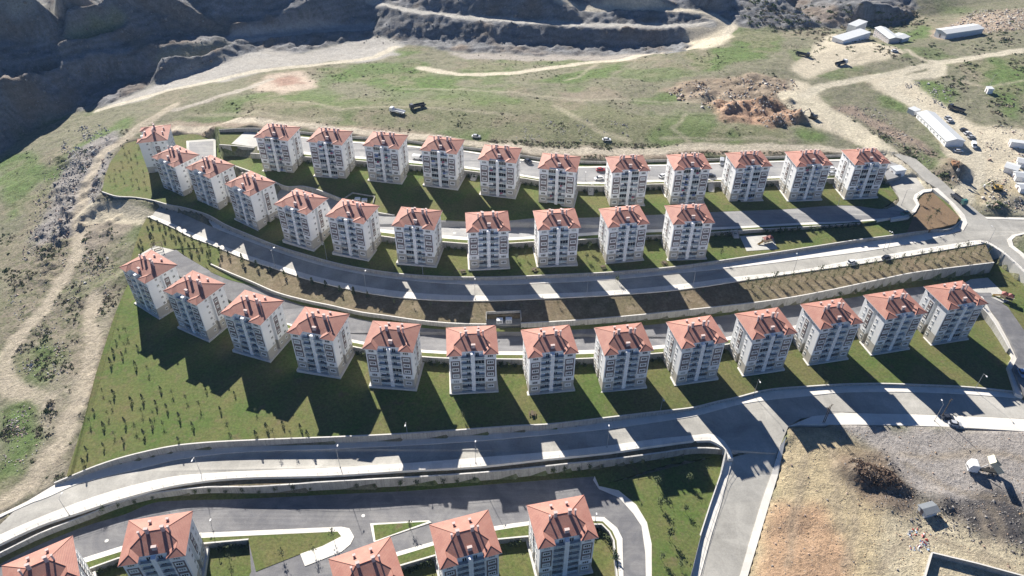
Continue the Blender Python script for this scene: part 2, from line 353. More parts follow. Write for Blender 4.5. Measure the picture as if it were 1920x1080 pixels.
# lowest through road
L1t = line(E1, zW1); L1b = [Vector((p.x, p.y, CZ+itp(RD1, px(p)[0]))) for p in L1t]
La = line(E1a, RD1); Lb = line(E1b, RD1); Lc = line(E1c, RD1)
cn = [(1329, 813), (1344, 817), (1358, 827), (1370, 844), (1375, 860)]
street_r = P([(1456, 880), (1432, 925), (1423, 953), (1405, 1017), (1387, 1080), (1345, 1230)], lambda u: -187.2)
def sz(v): return float(np.interp(v, [820, 850, 880, 905, 1000, 1080, 1230], [-186.5, -187.3, -189, -190, -191.2, -192, -193]))
stL = [S(u, v, sz(v)) for u, v in [(1375, 860), (1366, 890), (1352, 945), (1333, 1007), (1313, 1080), (1270, 1230)]]
stR = [S(u, v, sz(v)) for u, v in [(1462, 838), (1446, 890), (1428, 940), (1407, 1010), (1387, 1080), (1345, 1230)]]
stRo = [S(u, v, sz(v)) for u, v in [(1474, 818), (1459, 890), (1443, 942), (1423, 1010), (1402, 1080), (1362, 1230)]]
stLo = [S(u, v, sz(v)) for u, v in [(1361, 848), (1352, 890), (1333, 945), (1313, 1007), (1295, 1080), (1250, 1230)]]
low = [(1500, 796), (1532, 800), (1560, 790), (1582, 783), (1640, 786), (1700, 787), (1760, 789), (1822, 792), (1922, 798), (1990, 805)]
roadpts = [p for p in La]+P([(1990, 758)], RD1)+P([(1990, 792), (1922, 785), (1822, 780), (1760, 778), (1700, 777), (1640, 775), (1590, 773), (1540, 778), (1500, 785), (1478, 800)], RD1)+[stR[0]]+[S(1456, 850, sz(850)), S(1400, 848, sz(848)), S(1372, 850, sz(850))]+P(cn[::-1][1:], RD1)[0:3]+Lb[::-1]
roadpts = roadpts
poly('road', roadpts, M['road'])
sheet('road', [stL[0]+Vector((0, 0.6, 0))]+stL[1:], [stR[0]+Vector((0, .6, 0))]+stR[1:], M['road'], pair=True, lift=-.03)
sheet('pavement', stR, stRo, M['side'], lift=.13)
sheet('pavement', stLo, stL, M['side'], lift=.13)
sheet('pavement', L1b, La, M['side'], lift=.13, pair=False)
sheet('pavement', P([(-40, 985), (35, 948), (60, 936), (102, 914)], RD1), P([(-40, 990), (35, 953), (60, 943), (104, 925)], RD1), M['side'], lift=.13, pair=False)
sheet('pavement', Lb+P(cn[1:], RD1), Lc+P([(1345, 832), (1357, 840), (1363, 850), (1366, 860)], RD1), M['side'], lift=.13, pair=False)
sheet('pavement', P(low[:2]+[(1560, 796)]+[(a, b+11) for a, b in low[4:]], RD1), P([(1478, 800), (1500, 785), (1540, 778), (1590, 773), (1640, 776), (1700, 777), (1760, 779), (1822, 781), (1922, 786), (1990, 793)], RD1), M['side'], lift=.13, pair=False)
# verge under the pavement, wall W2, front estate
L2 = line(E2, lambda x: itp(RD1, x)-1.0)
sheet('verge', down(Lc, .9), L2, M['slope'], pair=False, na=2)
wall('retaining_wall', L2, lambda t: (-1.0+itp(RD1, -40+t*1400))-itp(DR, -40+t*1400), 'long curved concrete retaining wall between the lowest through road and the front estate road')
L2b = [Vector((p.x, p.y, CZ+itp(DR, px(p)[0])+.1)) for p in L2]
LK1 = line(EK1, DR)
sheet('verge', L2b, LK1+P([(1123, 912), (1250, 870)], DR), M['lawn'], pair=False, lift=.1)
front = LK1+P([(1123, 917), (1160, 933), (1187, 963), (1203, 987), (1210, 1037), (1211, 1080), (1200, 1250), (1166, 1250), (1167, 1080), (1165, 1010), (1155, 992), (1133, 972), (1110, 971), (993, 980), (928, 989), (812, 1018), (742, 1038), (660, 1064), (620, 1085), (580, 1250), (440, 1250), (460, 1095), (471, 1072), (467, 1014), (378, 1001), (300, 1012), (229, 1026), (156, 1049), (100, 1080), (-120, 1180), (-120, 1110)], DR)
poly('front_estate_road', front, M['asph'])
sheet('pavement', P([(1115, 893), (1123, 911.7), (1160, 920), (1193, 946.7), (1213, 980), (1221.7, 1020), (1222, 1080), (1212, 1250)], DR), P([(1112, 900), (1123, 917), (1160, 933), (1187, 963), (1203, 987), (1210, 1037), (1211, 1080), (1200, 1250)], DR), M['side'], lift=.13)
sheet('lawn', P([(1123, 911), (1160, 920), (1193, 946.7), (1213, 980), (1221.7, 1020), (1222, 1080), (1212, 1250)], DR), [Vector((p.x, p.y, p.z)) for p in P([(1361, 852), (1352, 890), (1333, 945), (1313, 1007), (1295, 1080), (1280, 1130), (1250, 1230)], -190.4)], M['lawn'], pair=False, lift=.12, na=3)
wall('boundary_wall', [p+Vector((-.25, 0, .9)) for p in stLo], 2.6, 'low wall topped by a fence along the side street beside the green corner lawn', thick=.25, up=.1)
# islands and pavements of the front estate
def isl(pts, mat, lift, name='verge'): return poly(name, P(pts, DR), mat, lift=lift, skirt=.3)
isl([(370, 1000), (640, 988), (655, 991), (664, 1007), (657, 1021), (640, 1035), (572, 1062), (563, 1039), (605, 1024), (640, 1006), (633, 997), (375, 1009)], M['side'], .14, 'pavement')
isl([(378, 1009), (633, 997), (641, 1004), (634, 1014), (605, 1024), (563, 1039), (480, 1072), (470, 1030), (466, 1012.5), (383, 1020)], M['lawn'], .10, 'lawn')
isl([(694, 982), (804, 976), (809, 979.8), (731, 1006), (701, 1017)], M['side'], .14, 'pavement')
isl([(700, 985), (802, 978.5), (731, 1004), (704, 1014)], M['lawn'], .18, 'lawn')
for top, mid, bot in (([(742, 1036), (812, 1016), (870, 1000), (928, 987), (960, 982), (993, 978), (1050, 972), (1110, 969), (1133, 970), (1157, 990), (1167, 1010), (1169, 1080), (1168, 1130)],
                       [(743, 1044), (813, 1023), (870, 1007), (930, 995), (960, 990), (993, 985), (1050, 980), (1112, 977), (1130, 978), (1148, 996), (1156, 1014), (1160, 1080), (1160, 1130)],
                       [(749, 1062), (817, 1042), (870, 1027), (935, 1012), (965, 1009), (993, 1006.5), (1050, 995), (1113, 984), (1128, 984), (1142, 998), (1150, 1014), (1156, 1080), (1156, 1130)]),
                      ([(100, 1078), (156, 1047), (229, 1024), (300, 1010), (378, 999)], [(104, 1086), (161, 1055), (229, 1034), (300, 1020), (380, 1008)], [(115, 1096), (171, 1066), (221, 1048), (300, 1032), (383, 1020)])):
    A_, B_, C_ = P(top, DR), P(mid, DR), P(bot, DR)
    sheet('pavement', A_, B_, M['side'], lift=.14); sheet('verge', B_, C_, M['lawn'], lift=.1)
GZ = -192.0
wd1 = P([(742, 1064), (817, 1042), (870, 1027), (935, 1012), (965, 1009), (993, 1006.5), (1050, 995), (1113, 984), (1128, 984), (1142, 998), (1150, 1014), (1156, 1080), (1156, 1130)], DR)
wd2 = P([(115, 1096), (171, 1066), (221, 1048), (300, 1032), (383, 1020), (466, 1012.5)], DR)
for L, lb in ((wd1, 'curving retaining wall with shrubs behind the three right-hand front blocks'), (wd2, 'short retaining wall behind the two left-hand front blocks')):
    wall('retaining_wall', L, 2.1, lb)
poly('lawn', down(wd1, 2.05)+P([(1158, 1250), (560, 1250), (615, 1085), (660, 1070)], -191.9), M['lawn'])
poly('lawn', down(wd2, 2.05)+P([(473, 1080), (455, 1250), (-120, 1250), (-120, 1190)], -192.3), M['lawn'])

# third terrace: garden C, its back wall, estate road C, planted slope
def linez(E, Z, n=60, x0=None, x1=None):
    x0 = E[0][0] if x0 is None else x0; x1 = E[-1][0] if x1 is None else x1
    xs = np.linspace(x0, x1, n); vs = pch(E, xs)
    return [S(float(x), float(v), itp(Z, float(x))) for x, v in zip(xs, vs)]
L4 = linez(E4, RC, 70)
h4 = lambda t: itp(H4, 470+t*1370)
wall('retaining_wall', L4, h4, 'concrete retaining wall with hedge behind the third row of blocks')
L4b = down(L4, h4)
Lw = P([(205, 618), (232, 545), (247, 492), (262, 462), (285, 455), (330, 480), (400, 530)], lambda u: -184.3+(u-205)*.003)
e4 = P([(1842, 578), (1862, 590), (1884, 628), (1900, 668), (1893, 685)], lambda u: -187.3-(u-1842)*.01)
backC = P([(236, 540), (262, 500), (330, 500), (400, 545)], -184.2)+L4b+e4
i0 = 3
lawnC = L1t[i0:]
backC2 = resample(backC, len(lawnC))
sheet('lawn', backC2, lawnC, M['lawn'], na=6)
poly('lawn', [backC2[0], P([(215, 590)], -184.3)[0], P([(180, 700)], -184.8)[0], P([(131, 890)], -185.6)[0], lawnC[0], lawnC[1], lawnC[2]], M['lawn'], lift=.01)
wall('retaining_wall', L1t, lambda t: itp(H1, 102+t*1806), 'long pale retaining wall holding the lawn of the third row above the lowest through road')
poly('estate_road', P([(302, 478), (330, 468)], RC)+line(EKC, RC, 345)+P([(1860, 556), (1890, 575), (1920, 617), (1950, 660), (1985, 740), (1930, 745), (1912, 720), (1899, 689), (1909, 668), (1893, 635), (1873, 600), (1858, 582)], lambda u: -184.6-(max(0, u-1860))*.024)+line(E4s, RC)[::-1]+P([(470, 585), (400, 545), (330, 515), (290, 490)], lambda u: -182.9), M['asph'])
Ls = line(E4s, RC)
sheet('pavement', Ls, [p+(q-p)*.45 for p, q in zip(resample(Ls, 80), resample(L4, 80))], M['side'], lift=.14, pair=False)
sheet('verge', [p+(q-p)*.45 for p, q in zip(resample(Ls, 80), resample(L4, 80))], resample(L4, 80), M['lawn'], lift=.12)
sheet('pavement', P([(1841, 556), (1862, 578), (1890, 626), (1908, 668), (1899, 689), (1918, 745)], lambda u: -184.6-(u-1841)*.04), P([(1836, 573), (1852, 590), (1880, 634), (1898, 668), (1889, 686), (1904, 738)], lambda u: -184.6-(u-1841)*.04), M['side'], lift=.16)
wall('retaining_wall', P([(1836, 574), (1852, 591), (1864, 608), (1880, 635), (1891, 655)], lambda u: -184.5-(u-1841)*.03), 2.2, 'curved stepped white wall round the end of the third row beside the road bend', up=.5)
LKC = line(EKC, RC); L3 = line(E3, zW3)
H3f = lambda t: itp(H3, 395+t*1469)
L3b = [Vector((p.x, p.y, CZ+itp(RC, px(p)[0])+.1)) for p in L3]
sheet('verge', P([(385, 497)], RC)+L3b, P([(395, 510)], RC)+line(EKC, RC, 413), M['lawn'], pair=False, lift=.08)
for ua, ub, sd_ in ((395, 912, 'left'), (977, 1864, 'right')):
    wall('retaining_wall', line(E3, zW3, ua, ub), (lambda t, ua=ua, ub=ub: itp(H3, ua+t*(ub-ua))), 'concrete retaining wall at the foot of the planted slope, stretch %s of the bin niche' % sd_)
poly('bin_niche_floor', P([(912, 612), (913, 597), (976, 596), (977, 609)], -178.95), M['road'], lift=.12)
L2c = line(E2c, lambda x: itp(RD2, x)-.25)
zs2 = lambda x: itp(RD2, x)-.25
sheet('planted_slope', line(E2c, zs2, 413, 912), line(E3, zW3, 410, 912), M['slope'], pair=False, na=4)
sheet('planted_slope', line(E2c, zs2, 977), line(E3, zW3, 977), M['slope'], pair=False, na=4)
sheet('planted_slope', line(E2c, zs2, 912, 977), P([(912, 591), (944, 590.5), (977, 589.5)], -176.9), M['slope'], pair=False, na=2)
poly('lawn', line(E2c, lambda x: itp(RD2, x)-.25, None, 413)[::-1]+P([(262, 432), (250, 470), (243, 500), (262, 500), (300, 478), (330, 468), (372, 495), (396, 508), (398, 497)], lambda u: -183.2+(u-243)*.006)+P([(411, 502)], zW3), M['lawn'])
sheet('pavement', P([(243, 505), (262, 478), (290, 461)], -182.6), P([(262, 512), (290, 492), (328, 470)], -182.6), M['plaza'], lift=.2, pair=True)

# second through road, garden B
Lb2 = line(E2b, RD2); La2 = line(E2a, RD2); L5 = line(E5, zW5); 
j = P([(1813, 420), (1807, 405)], RD2)
sheet('road', La2[0:1]+La2, Lb2[0:1]+Lb2[:], M['road'], pair=False, na=2)
sheet('pavement', line(E2b, RD2), line(E2c, RD2), M['side'], lift=.13, pair=False)
L5b = [Vector((p.x, p.y, CZ+itp(RD2, px(p)[0]))) for p in L5 if px(p)[0] > 385]
sheet('pavement', L5b, line(E2a, RD2, 400)+P([(1813, 420)], RD2), M['side'], lift=.13, pair=False)
h5 = lambda t: itp(H5, 191+t*1612)
wall('retaining_wall', L5, h5, 'long curving concrete wall holding the gardens of the second row above the upper through road')
L6 = line(E6, RB); h6 = lambda t: itp(H6, 500+t*1113)
wall('retaining_wall', L6, h6, 'concrete retaining wall with hedge behind the second row of blocks')
L6b = down(L6, h6)
backB = P([(197, 330), (207, 303), (235, 269), (262, 262)], -181.3)+P([(331, 253, -179.6), (365, 251, -178.8), (404, 262, -178), (413, 292, -177.6), (455, 345, -177.2), (500, 385, -176.6)])+L6b+P([(1640, 413), (1700, 406), (1716, 392), (1722, 372), (1730, 361), (1748, 359), (1782, 385)], lambda u: -178.3)
n5 = len(L5)
sheet('lawn', resample(backB, n5), L5, M['lawn'], na=5)
poly('sports_court', P([(350, 267), (405, 263), (406, 300), (352, 305)], -177.9), M['plaza'], lift=.9)
poly('sports_court', P([(355, 270), (401, 267), (401, 302), (357, 306)], -177.9), M['asphd'], lift=.93, reg=False)
sheet('brown_verge', P([(1716, 398), (1723, 383), (1722, 372), (1730, 362), (1746, 360)], -177.8), P([(1700, 437), (1743, 431), (1770, 426), (1792, 420), (1798, 408)], -178.1), simple('brown_dead_grass', (.19, .125, .07), .95, .3, 2, .3, .4), lift=.35, na=3)
# estate road B with its edges
LKB = line(EKB, RB, 530); LSB = line(E6s, RB)
poly('estate_road', LKB+P([(1665, 392), (1679, 386), (1687, 375), (1680, 358), (1662, 338), (1678, 333), (1716, 333), (1728, 345), (1736, 356), (1727, 359), (1716, 367), (1715, 374), (1721, 384), (1713, 397), (1700, 406)], lambda u: -177.2)+LSB[::-1]+P([(640, 424), (560, 404), (515, 372)], RB), M['asphd'])
poly('road', P([(1664, 391), (1679, 386), (1687, 375), (1681, 358), (1664, 339), (1678, 331), (1716, 331), (1728, 345), (1736, 356), (1727, 359), (1716, 367), (1715, 374), (1720, 384), (1712, 395), (1690, 398)], lambda u: -177.15), M['road'], skirt=.3, reg=False)
sheet('pavement', LSB, [p.lerp(q, .45) for p, q in zip(resample(LSB, 70), resample(line(E6, RB, 712), 70))], M['side'], lift=.14, pair=False)
sheet('verge', [p.lerp(q, .45) for p, q in zip(resample(LSB, 70), resample(line(E6, RB, 712), 70))], resample(line(E6, RB, 712), 70), M['lawn'], lift=.12)
sheet('pavement', P([(1670, 409), (1700, 403), (1711, 394), (1718, 384), (1712, 373), (1715, 365), (1730, 356), (1748, 354)], -177.2), P([(1671, 413), (1704, 408), (1717, 397), (1724, 384), (1720, 374), (1722, 369), (1732, 361), (1746, 359)], -177.2), M['side'], lift=.15)
# garden A
L7 = line(EKB, lambda x: itp(RB, x)+itp(H7, x))
L8 = line(E8, lambda x: itp(LA, x)+2.5)
h8 = 2.5
wall('retaining_wall', L8, h8, 'concrete retaining wall with hedge behind the back row of blocks')
fence_r = P([(1664, 345), (1676, 358), (1683, 372), (1678, 384), (1664, 390)], -177)
backA = P([(415, 295), (440, 292)], -176.2)+down(L8, h8)+fence_r[:3]
frontA = P([(408, 312), (425, 316)], -176)+L7
sheet('lawn', resample(backA, len(frontA)), frontA, M['lawn'], na=5)
wall('retaining_wall', line(EKB, lambda x: itp(RB, x)+itp(H7, x), 440, 740), lambda t: itp(H7, 440+t*300), 'grey retaining wall between the back-row lawn and the road behind the second row')
poly('lawn', P([(409, 243.5), (470, 240.5), (492, 242), (487, 250), (483, 274), (477, 277.5), (413, 272)], -171.3), M['lawn'])
wall('retaining_wall', P([(411, 272), (440, 274), (477, 278)], -171.3), 4.6, 'tall concrete wall holding the small square lawn at the left end of the back row', up=.3)
poly('paved_plaza', P([(433.7, 270), (458, 248), (484, 248.5), (484, 274), (477, 276)], -171.3), M['plaza'], lift=.12)
# road A
L8n = line(E8n, RA); L8s = line(E8s, RA)
poly('estate_road', L8n+P([(1662, 300), (1684, 308), (1690, 330), (1664, 337), (1656, 321)], -175.2)+L8s[::-1], M['asphd'])
mid8 = [p.lerp(q, .5) for p, q in zip(resample(L8s, 80), resample(line(E8, lambda x: itp(LA, x)+2.5, 483), 80))]
sheet('pavement', L8s, mid8, M['side'], lift=.14, pair=False)
sheet('verge', mid8, resample(line(E8, lambda x: itp(LA, x)+2.5, 483), 80), M['lawn'], lift=.12)
L9 = line(E9, RA)
e9 = [(a, b-2.6) for a, b in E8n]
sheet('pavement', line(e9, RA), L8n, M['side'], lift=.14)
sheet('verge', line(E9, RA, 487), line(e9, RA), M['lawn'], lift=.1, pair=False)
wall('boundary_wall', [p+Vector((0, .1, 0)) for p in line(E9, lambda x: itp(RA, x)+1.2)], 1.3, 'long low boundary wall along the back edge of the estate beside the open field', thick=.25, up=.1, cap=False)
# main road on the right and the big retaining wall
mz = lambda u: -175.2-(u-1690)*.0262 if u < 1870 else -179.9-(u-1870)*.012
mr1 = [S(u, v, z) for u, v, z in [(1676, 290, -174.8), (1700, 306, -175.1), (1718, 322, -175.4), (1736, 340, -176.1), (1758, 354, -176.7), (1790, 384, -177.9), (1808, 405, -178.8), (1814, 420, -179.4), (1806, 434, -179.7), (1700, 459, -179.6)]]
mainp = [(1684, 288, -174.6), (1715, 296, -174.8), (1745, 322, -175.5), (1770, 342, -176.3), (1800, 370, -177.3), (1838, 400, -178.6), (1851, 409, -179), (1922, 411, -179.5), (1990, 408, -180), (1990, 434, -180.3), (1922, 436, -180), (1897, 441, -179.9), (1888, 450, -180), (1893, 462, -180.4), (1910, 475, -180.7), (1935, 500, -181.3), (2000, 560, -182.5), (2000, 600, -182.5), (1925, 516, -181.3), (1878, 471, -180.2), (1846, 451, -179.9), (1820, 455, -179.9), (1700, 474, -179.7)]
poly('road', [S(*p) for p in mainp]+mr1[::-1], M['road'], lift=.02)
sheet('pavement', P([(1748, 354, -176.7), (1780, 380, -177.8), (1800, 404, -178.7), (1803, 414, -179.2), (1796, 424, -179.5)]), P([(1758, 353, -176.7), (1790, 383, -177.9), (1809, 404, -178.8), (1814, 419, -179.4), (1806, 433, -179.7)]), M['side'], lift=.17)
sheet('pavement', P([(1846, 407, -179), (1922, 408.5, -179.5), (1990, 405, -180)]), P([(1851, 411, -179.1), (1922, 412.5, -179.5), (1990, 410, -180)]), M['side'], lift=.15)
sheet('pavement', P([(1922, 436, -180), (1897, 441, -179.9), (1888, 450, -180), (1893, 463, -180.4), (1912, 478, -180.7), (1940, 504, -181.3)]), P([(1922, 439, -180), (1905, 443, -179.9), (1897, 450, -180), (1900, 461, -180.4), (1917, 474, -180.7), (1950, 504, -181.3)]), M['side'], lift=.15)
poly('road', P([(1989, 758, -189), (2120, 764, -189.5), (2420, 790, -191), (2420, 836, -191), (2120, 806, -189.5), (1989, 793, -189)]), M['road'], lift=.01)
poly('road', P([(1989, 408, -180), (2300, 396, -181), (2300, 424, -181.3), (1989, 434, -180.3)]), M['road'], lift=.03)
poly('road', P([(1999, 560, -182.5), (1999, 600, -182.5), (2060, 690, -186), (2100, 768, -189.2), (2180, 768, -189.4), (2110, 650, -186), (2050, 590, -183.4)]), M['road'], lift=.03)
LWR = P([(1838, 455, -180), (1848, 457, -180), (1862, 464, -180.1), (1878, 475, -180.3), (1900, 494, -180.8), (1926, 519, -181.4), (1970, 562, -182.2)])
sheet('pavement', P([(1838, 451, -179.9), (1850, 452, -179.9), (1866, 461, -180.1), (1882, 472, -180.3), (1904, 491, -180.8), (1930, 516, -181.4), (1974, 558, -182.2)]), LWR, M['side'], lift=.15)
wall('retaining_wall', LWR, lambda t: 1+min(1, t*2.2)*6.5, 'high pale retaining wall below the main road at the right edge of the estate', thick=.4, up=.5, mat=M['coping'])
poly('paved_plaza', P([(1798, 536, -184.4), (1820, 524, -184.4), (1852, 521, -184.6), (1880, 548, -184.8), (1905, 562, -185), (1880, 568, -185), (1862, 560, -184.8), (1845, 553, -184.7)]), M['plaza'], lift=.12)
poly('lawn', P([(1852, 520, -184.6)])+[Vector((p.x, p.y, CZ-185.2)) for p in LWR[1:]]+P([(2010, 660, -187), (1960, 665, -186.6), (1920, 617, -185.8), (1890, 575, -185.2), (1860, 556, -184.7)]), M['lawn'], lift=.06)

# ---------------------------------------------------------------- terrain around the estate
WALLTP = [Vector((p.x+1.2, p.y+.6, p.z-.2)) for p in LWR]
TP = [(262, 412, -183.4), (245, 500, -184.4), (200, 680, -185.2), (130, 890, -186.6), (100, 912, -187.6), (-20, 985, -188.6), (-20, 1100, -191),
 (200, 400, -184.8), (330, 415, -182.3), (185, 365, -184.6), (180, 270, -183.5), (250, 240, -180.5), (330, 195, -179), (170, 330, -184.5),
 (0, 560, -190), (0, 750, -189.5), (0, 900, -189), (80, 600, -188), (60, 700, -188.2), (150, 700, -186), (220, 560, -184.9), (100, 450, -188), (0, 450, -193), (60, 330, -192), (0, 340, -197), (120, 290, -187.5), (150, 470, -186.5),
 (0, 285, -201), (60, 245, -199), (130, 215, -196), (190, 200, -191.5), (280, 165, -189), (330, 150, -187), (400, 125, -186.5), (440, 110, -186), (560, 105, -186),
 (330, 246, -178), (400, 236, -172), (470, 234, -170), (560, 241, -169.2), (660, 250, -168.4), (800, 262, -168.2), (975, 284, -168.8), (1110, 296, -170), (1330, 290, -172), (1550, 285, -172.8), (1650, 280, -173.4),
 (400, 180, -177), (500, 200, -171), (700, 200, -168), (900, 200, -167.3), (1100, 220, -168), (1300, 240, -169.8), (1450, 250, -171),
 (500, 150, -181), (600, 140, -181.5), (750, 150, -177), (900, 145, -177.5), (1050, 140, -177), (1200, 140, -174.5), (1300, 150, -171.5), (1400, 130, -171), (1250, 100, -177), (1340, 85, -176.5),
 (620, 100, -186), (700, 90, -185.5), (760, 98, -183), (850, 98, -185.5), (1000, 106, -186), (1150, 105, -185.5), (1260, 100, -182),
 (1400, 60, -176), (1370, 45, -176), (1400, 22, -180), (1450, 62, -177), (1500, 57, -177), (1545, 55, -178), (1600, 50, -181), (1680, 45, -183), (1570, 10, -173), (1620, 2, -166), (1680, 12, -172), (1720, 30, -184), (1757, 32, -184.5), (1850, 0, -179), (1920, -10, -177), (1480, 20, -181), (1500, -20, -176), (1440, -20, -165),
 (1800, 50, -177), (1920, 30, -175), (1600, 85, -173), (1680, 88, -173.4), (1560, 95, -172.8), (1800, 72, -175), (1920, 90, -172.5), (1920, 160, -171.5), (1760, 130, -173.6), (1500, 160, -172), (1560, 200, -173), (1650, 235, -174), (1700, 190, -174), (1800, 260, -174.3), (1860, 200, -173), (1920, 260, -172.8), (1860, 320, -176), (1920, 350, -176.8), (1840, 385, -178), (1760, 320, -175.4), (1720, 270, -174.4),
 (1500, 815, -187.8), (1600, 830, -188.3), (1760, 850, -188.6), (1920, 870, -189), (1480, 950, -189.2), (1440, 1080, -190), (1600, 1000, -189.5), (1760, 1000, -189.8), (1920, 1000, -190), (1600, 1150, -190.5), (1920, 1150, -191), (2100, 900, -189), (2100, 600, -184), (2100, 1100, -191), (2060, 400, -180), (2100, 200, -172), (2100, 60, -174), (2150, -40, -165),
 (-200, 1000, -192), (-200, 700, -193), (-200, 450, -200), (-250, 250, -206), (-200, 100, -160), (900, 1200, -192), (300, 1200, -192), (0, 1250, -192), (1400, 1250, -191), (-300, 1300, -195), (2300, 1300, -192)]
TLINES = [  # quarry benches: crest and toe lines, plus an added shading crest
 [(-60, 150, -170), (0, 148, -171), (110, 118, -175), (180, 104, -176), (240, 100, -177), (300, 108, -178), (370, 104, -179.5), (435, 79, -181.5), (470, 73, -183)],
 [(-60, 250, -203), (0, 240, -202), (110, 190, -198), (180, 166, -193.5), (240, 150, -191), (300, 142, -189.5), (370, 122, -188), (435, 96, -187.5), (480, 88, -187), (640, 82, -186.5)],
 [(-60, 138, -170), (0, 136, -171), (110, 108, -175), (240, 86, -176.5), (300, 86, -177.5), (400, 80, -181), (440, 70, -183), (640, 60, -183.5)],
 [(-60, 122, -170), (0, 118, -171.5), (110, 97, -175), (215, 79, -177), (300, 72, -178), (430, 62, -182.5), (640, 50, -183.5), (690, 45, -184)],
 [(-60, 66, -162), (0, 63, -163), (110, 75, -167), (160, 67, -167.6), (215, 55, -168.3), (243, 36, -166), (290, 24, -168), (430, 30, -171), (560, 20, -171)],
 [(-60, 40, -161.5), (0, 38, -162.5), (100, 46, -166.4), (130, 50, -166.8), (200, 34, -166), (280, 5, -166)],
 [(-60, 22, -155), (0, 20, -156), (60, 15, -157.5), (100, 2, -158.5), (180, -15, -158)],
 [(700, 68, -186), (780, 75, -186), (950, 85, -186), (1100, 88, -186), (1250, 88, -185), (1310, 76, -181)],
 [(690, 4, -174), (760, 24, -175), (830, 33, -176), (950, 43, -176), (1100, 51, -176), (1250, 53, -176), (1300, 50, -176)],
 [(700, -6, -174), (765, 12, -175), (830, 23, -176), (950, 34, -176), (1100, 43, -176), (1250, 45, -176), (1320, 38, -176)],
 [(1050, -6, -169), (1100, 6, -170), (1200, 15, -170.5), (1290, 23, -171.5), (1350, 34, -174)],
 [(1100, -4, -170), (1200, 6, -170.5), (1300, 13, -171.5), (1370, 26, -174)],
 [(124, 49, -166.7), (205, 31, -166), (262, 10, -167)], [(126, 6, -152), (190, -12, -151), (280, -30, -152)],
 [(-60, -25, -138), (40, -30, -139), (110, -34, -141), (200, -45, -142)],  # crest out of view, added so the slopes below it fall in shade
 [(300, -40, -155), (640, -50, -156), (1000, -50, -153), (1200, -30, -156), (1330, -20, -160), (1400, 0, -170)]]
pts = []; edges = []; seen = {}
def addp(p, z=None):
    k = (round(p.x, 1), round(p.y, 1))
    if k in seen: return seen[k]
    seen[k] = len(pts); pts.append((p.x, p.y, p.z)); return seen[k]
for b in BOUND:
    L = b
    for i in range(len(L)):
        a, c = L[i], L[(i+1) % len(L)]; n = max(1, int((c-a).length/6))
        for k in range(n): addp(a.lerp(c, k/n))
for p in TP: addp(S(*p))
for p in WALLTP: addp(p)
for L in TLINES:
    ids = [addp(S(*p)) for p in L]
    edges += [(a, b) for a, b in zip(ids, ids[1:]) if a != b]
for x, y, z in [(-3000, -2500, 0), (3000, -2500, 0), (0, -2500, 0), (-3000, 400, 40), (3000, 400, 40), (-900, 300, 10), (-700, 700, 70), (900, 250, 20), (900, 700, 45), (0, 900, 90), (-400, 900, 90), (500, 900, 70), (-3000, 6000, 120), (3000, 6000, 120), (0, 6000, 120), (-400, 40, 5), (400, 40, 5), (0, 20, 5), (600, 500, 35), (-250, 560, 52), (100, 600, 55), (300, 620, 40)]:
    addp(Vector((x, y, z)))
cv, ce, cf, ov, oe, of = delaunay_2d_cdt([Vector((a, b)) for a, b, c in pts], edges, [], 0, 1e-3)
tz = [pts[o[0]][2] if o else None for o in ov]
known = np.array([(pts[o[0]][0], pts[o[0]][1], pts[o[0]][2]) for o in ov if o])
for i, z in enumerate(tz):
    if z is None:
        d = (known[:, 0]-cv[i].x)**2+(known[:, 1]-cv[i].y)**2; tz[i] = float(known[d.argmin(), 2])
tin = BVHTree.FromPolygons([(p.x, p.y, z) for p, z in zip(cv, tz)], [tuple(f) for f in cf])
pv = []; pf = []
for vs, fs in PATCH:
    b = len(pv); pv += vs; pf += [tuple(b+i for i in f) for f in fs]
ground = BVHTree.FromPolygons(pv, pf)
O = Vector((0, 0, CZ))
def G(u, v, tries=(ground, tin)):      # where a sight line meets the ground
    d = ray(u, v).normalized(); best = None
    for t in tries:
        h = t.ray_cast(O, d)
        if h[0] is not None and (best is None or h[3] < best[1]): best = (h[0], h[3])
        if best and t is ground: break
    return best[0] if best else S(u, v, -185)
def axis(lo, hi, st, far):
    a = list(np.arange(lo, hi+.01, st)); s = st; x = hi
    while x < far: s *= 1.35; x += s; a.append(x)
    s = st; x = lo
    while x > -far: s *= 1.35; x -= s; a.insert(0, x)
    return np.array(a)
gx = axis(-300, 300, 1.3, 2800); gy = axis(84, 590, 1.3, 2400)
NX, NY = len(gx), len(gy)
XX, YY = np.meshgrid(gx, gy); ZZ = np.zeros_like(XX); HIT = np.zeros(XX.shape, bool)
dn = Vector((0, 0, -1))
px_x = np.array([p[0] for p in pv]); px_y = np.array([p[1] for p in pv])
bx0, bx1, by0, by1 = px_x.min(), px_x.max(), px_y.min(), px_y.max()
for j in range(NY):
    y = float(gy[j])
    for i in range(NX):
        x = float(gx[i]); h = None
        if bx0 < x < bx1 and by0 < y < by1:
            h = ground.ray_cast(Vector((x, y, 400)), dn)[0]
        if h is not None: ZZ[j, i] = h.z-1.3; HIT[j, i] = True
        else:
            t = tin.ray_cast(Vector((x, y, 900)), dn)[0]; ZZ[j, i] = t.z if t else 15
def blur(a, k=1, n=1):
    for _ in range(n):
        p = np.pad(a, k, mode='edge'); a = sum(p[k+dy:k+dy+a.shape[0], k+dx:k+dx+a.shape[1]] for dy in (-k, 0, k) for dx in (-k, 0, k))/9
    return a
near = blur(HIT.astype(float), 1, 3) > .02
soft = blur(ZZ, 1, 2); ZZ = np.where(near, ZZ, soft)
calm = np.clip(1-blur(near.astype(float), 1, 2)*1.0, 0, 1)

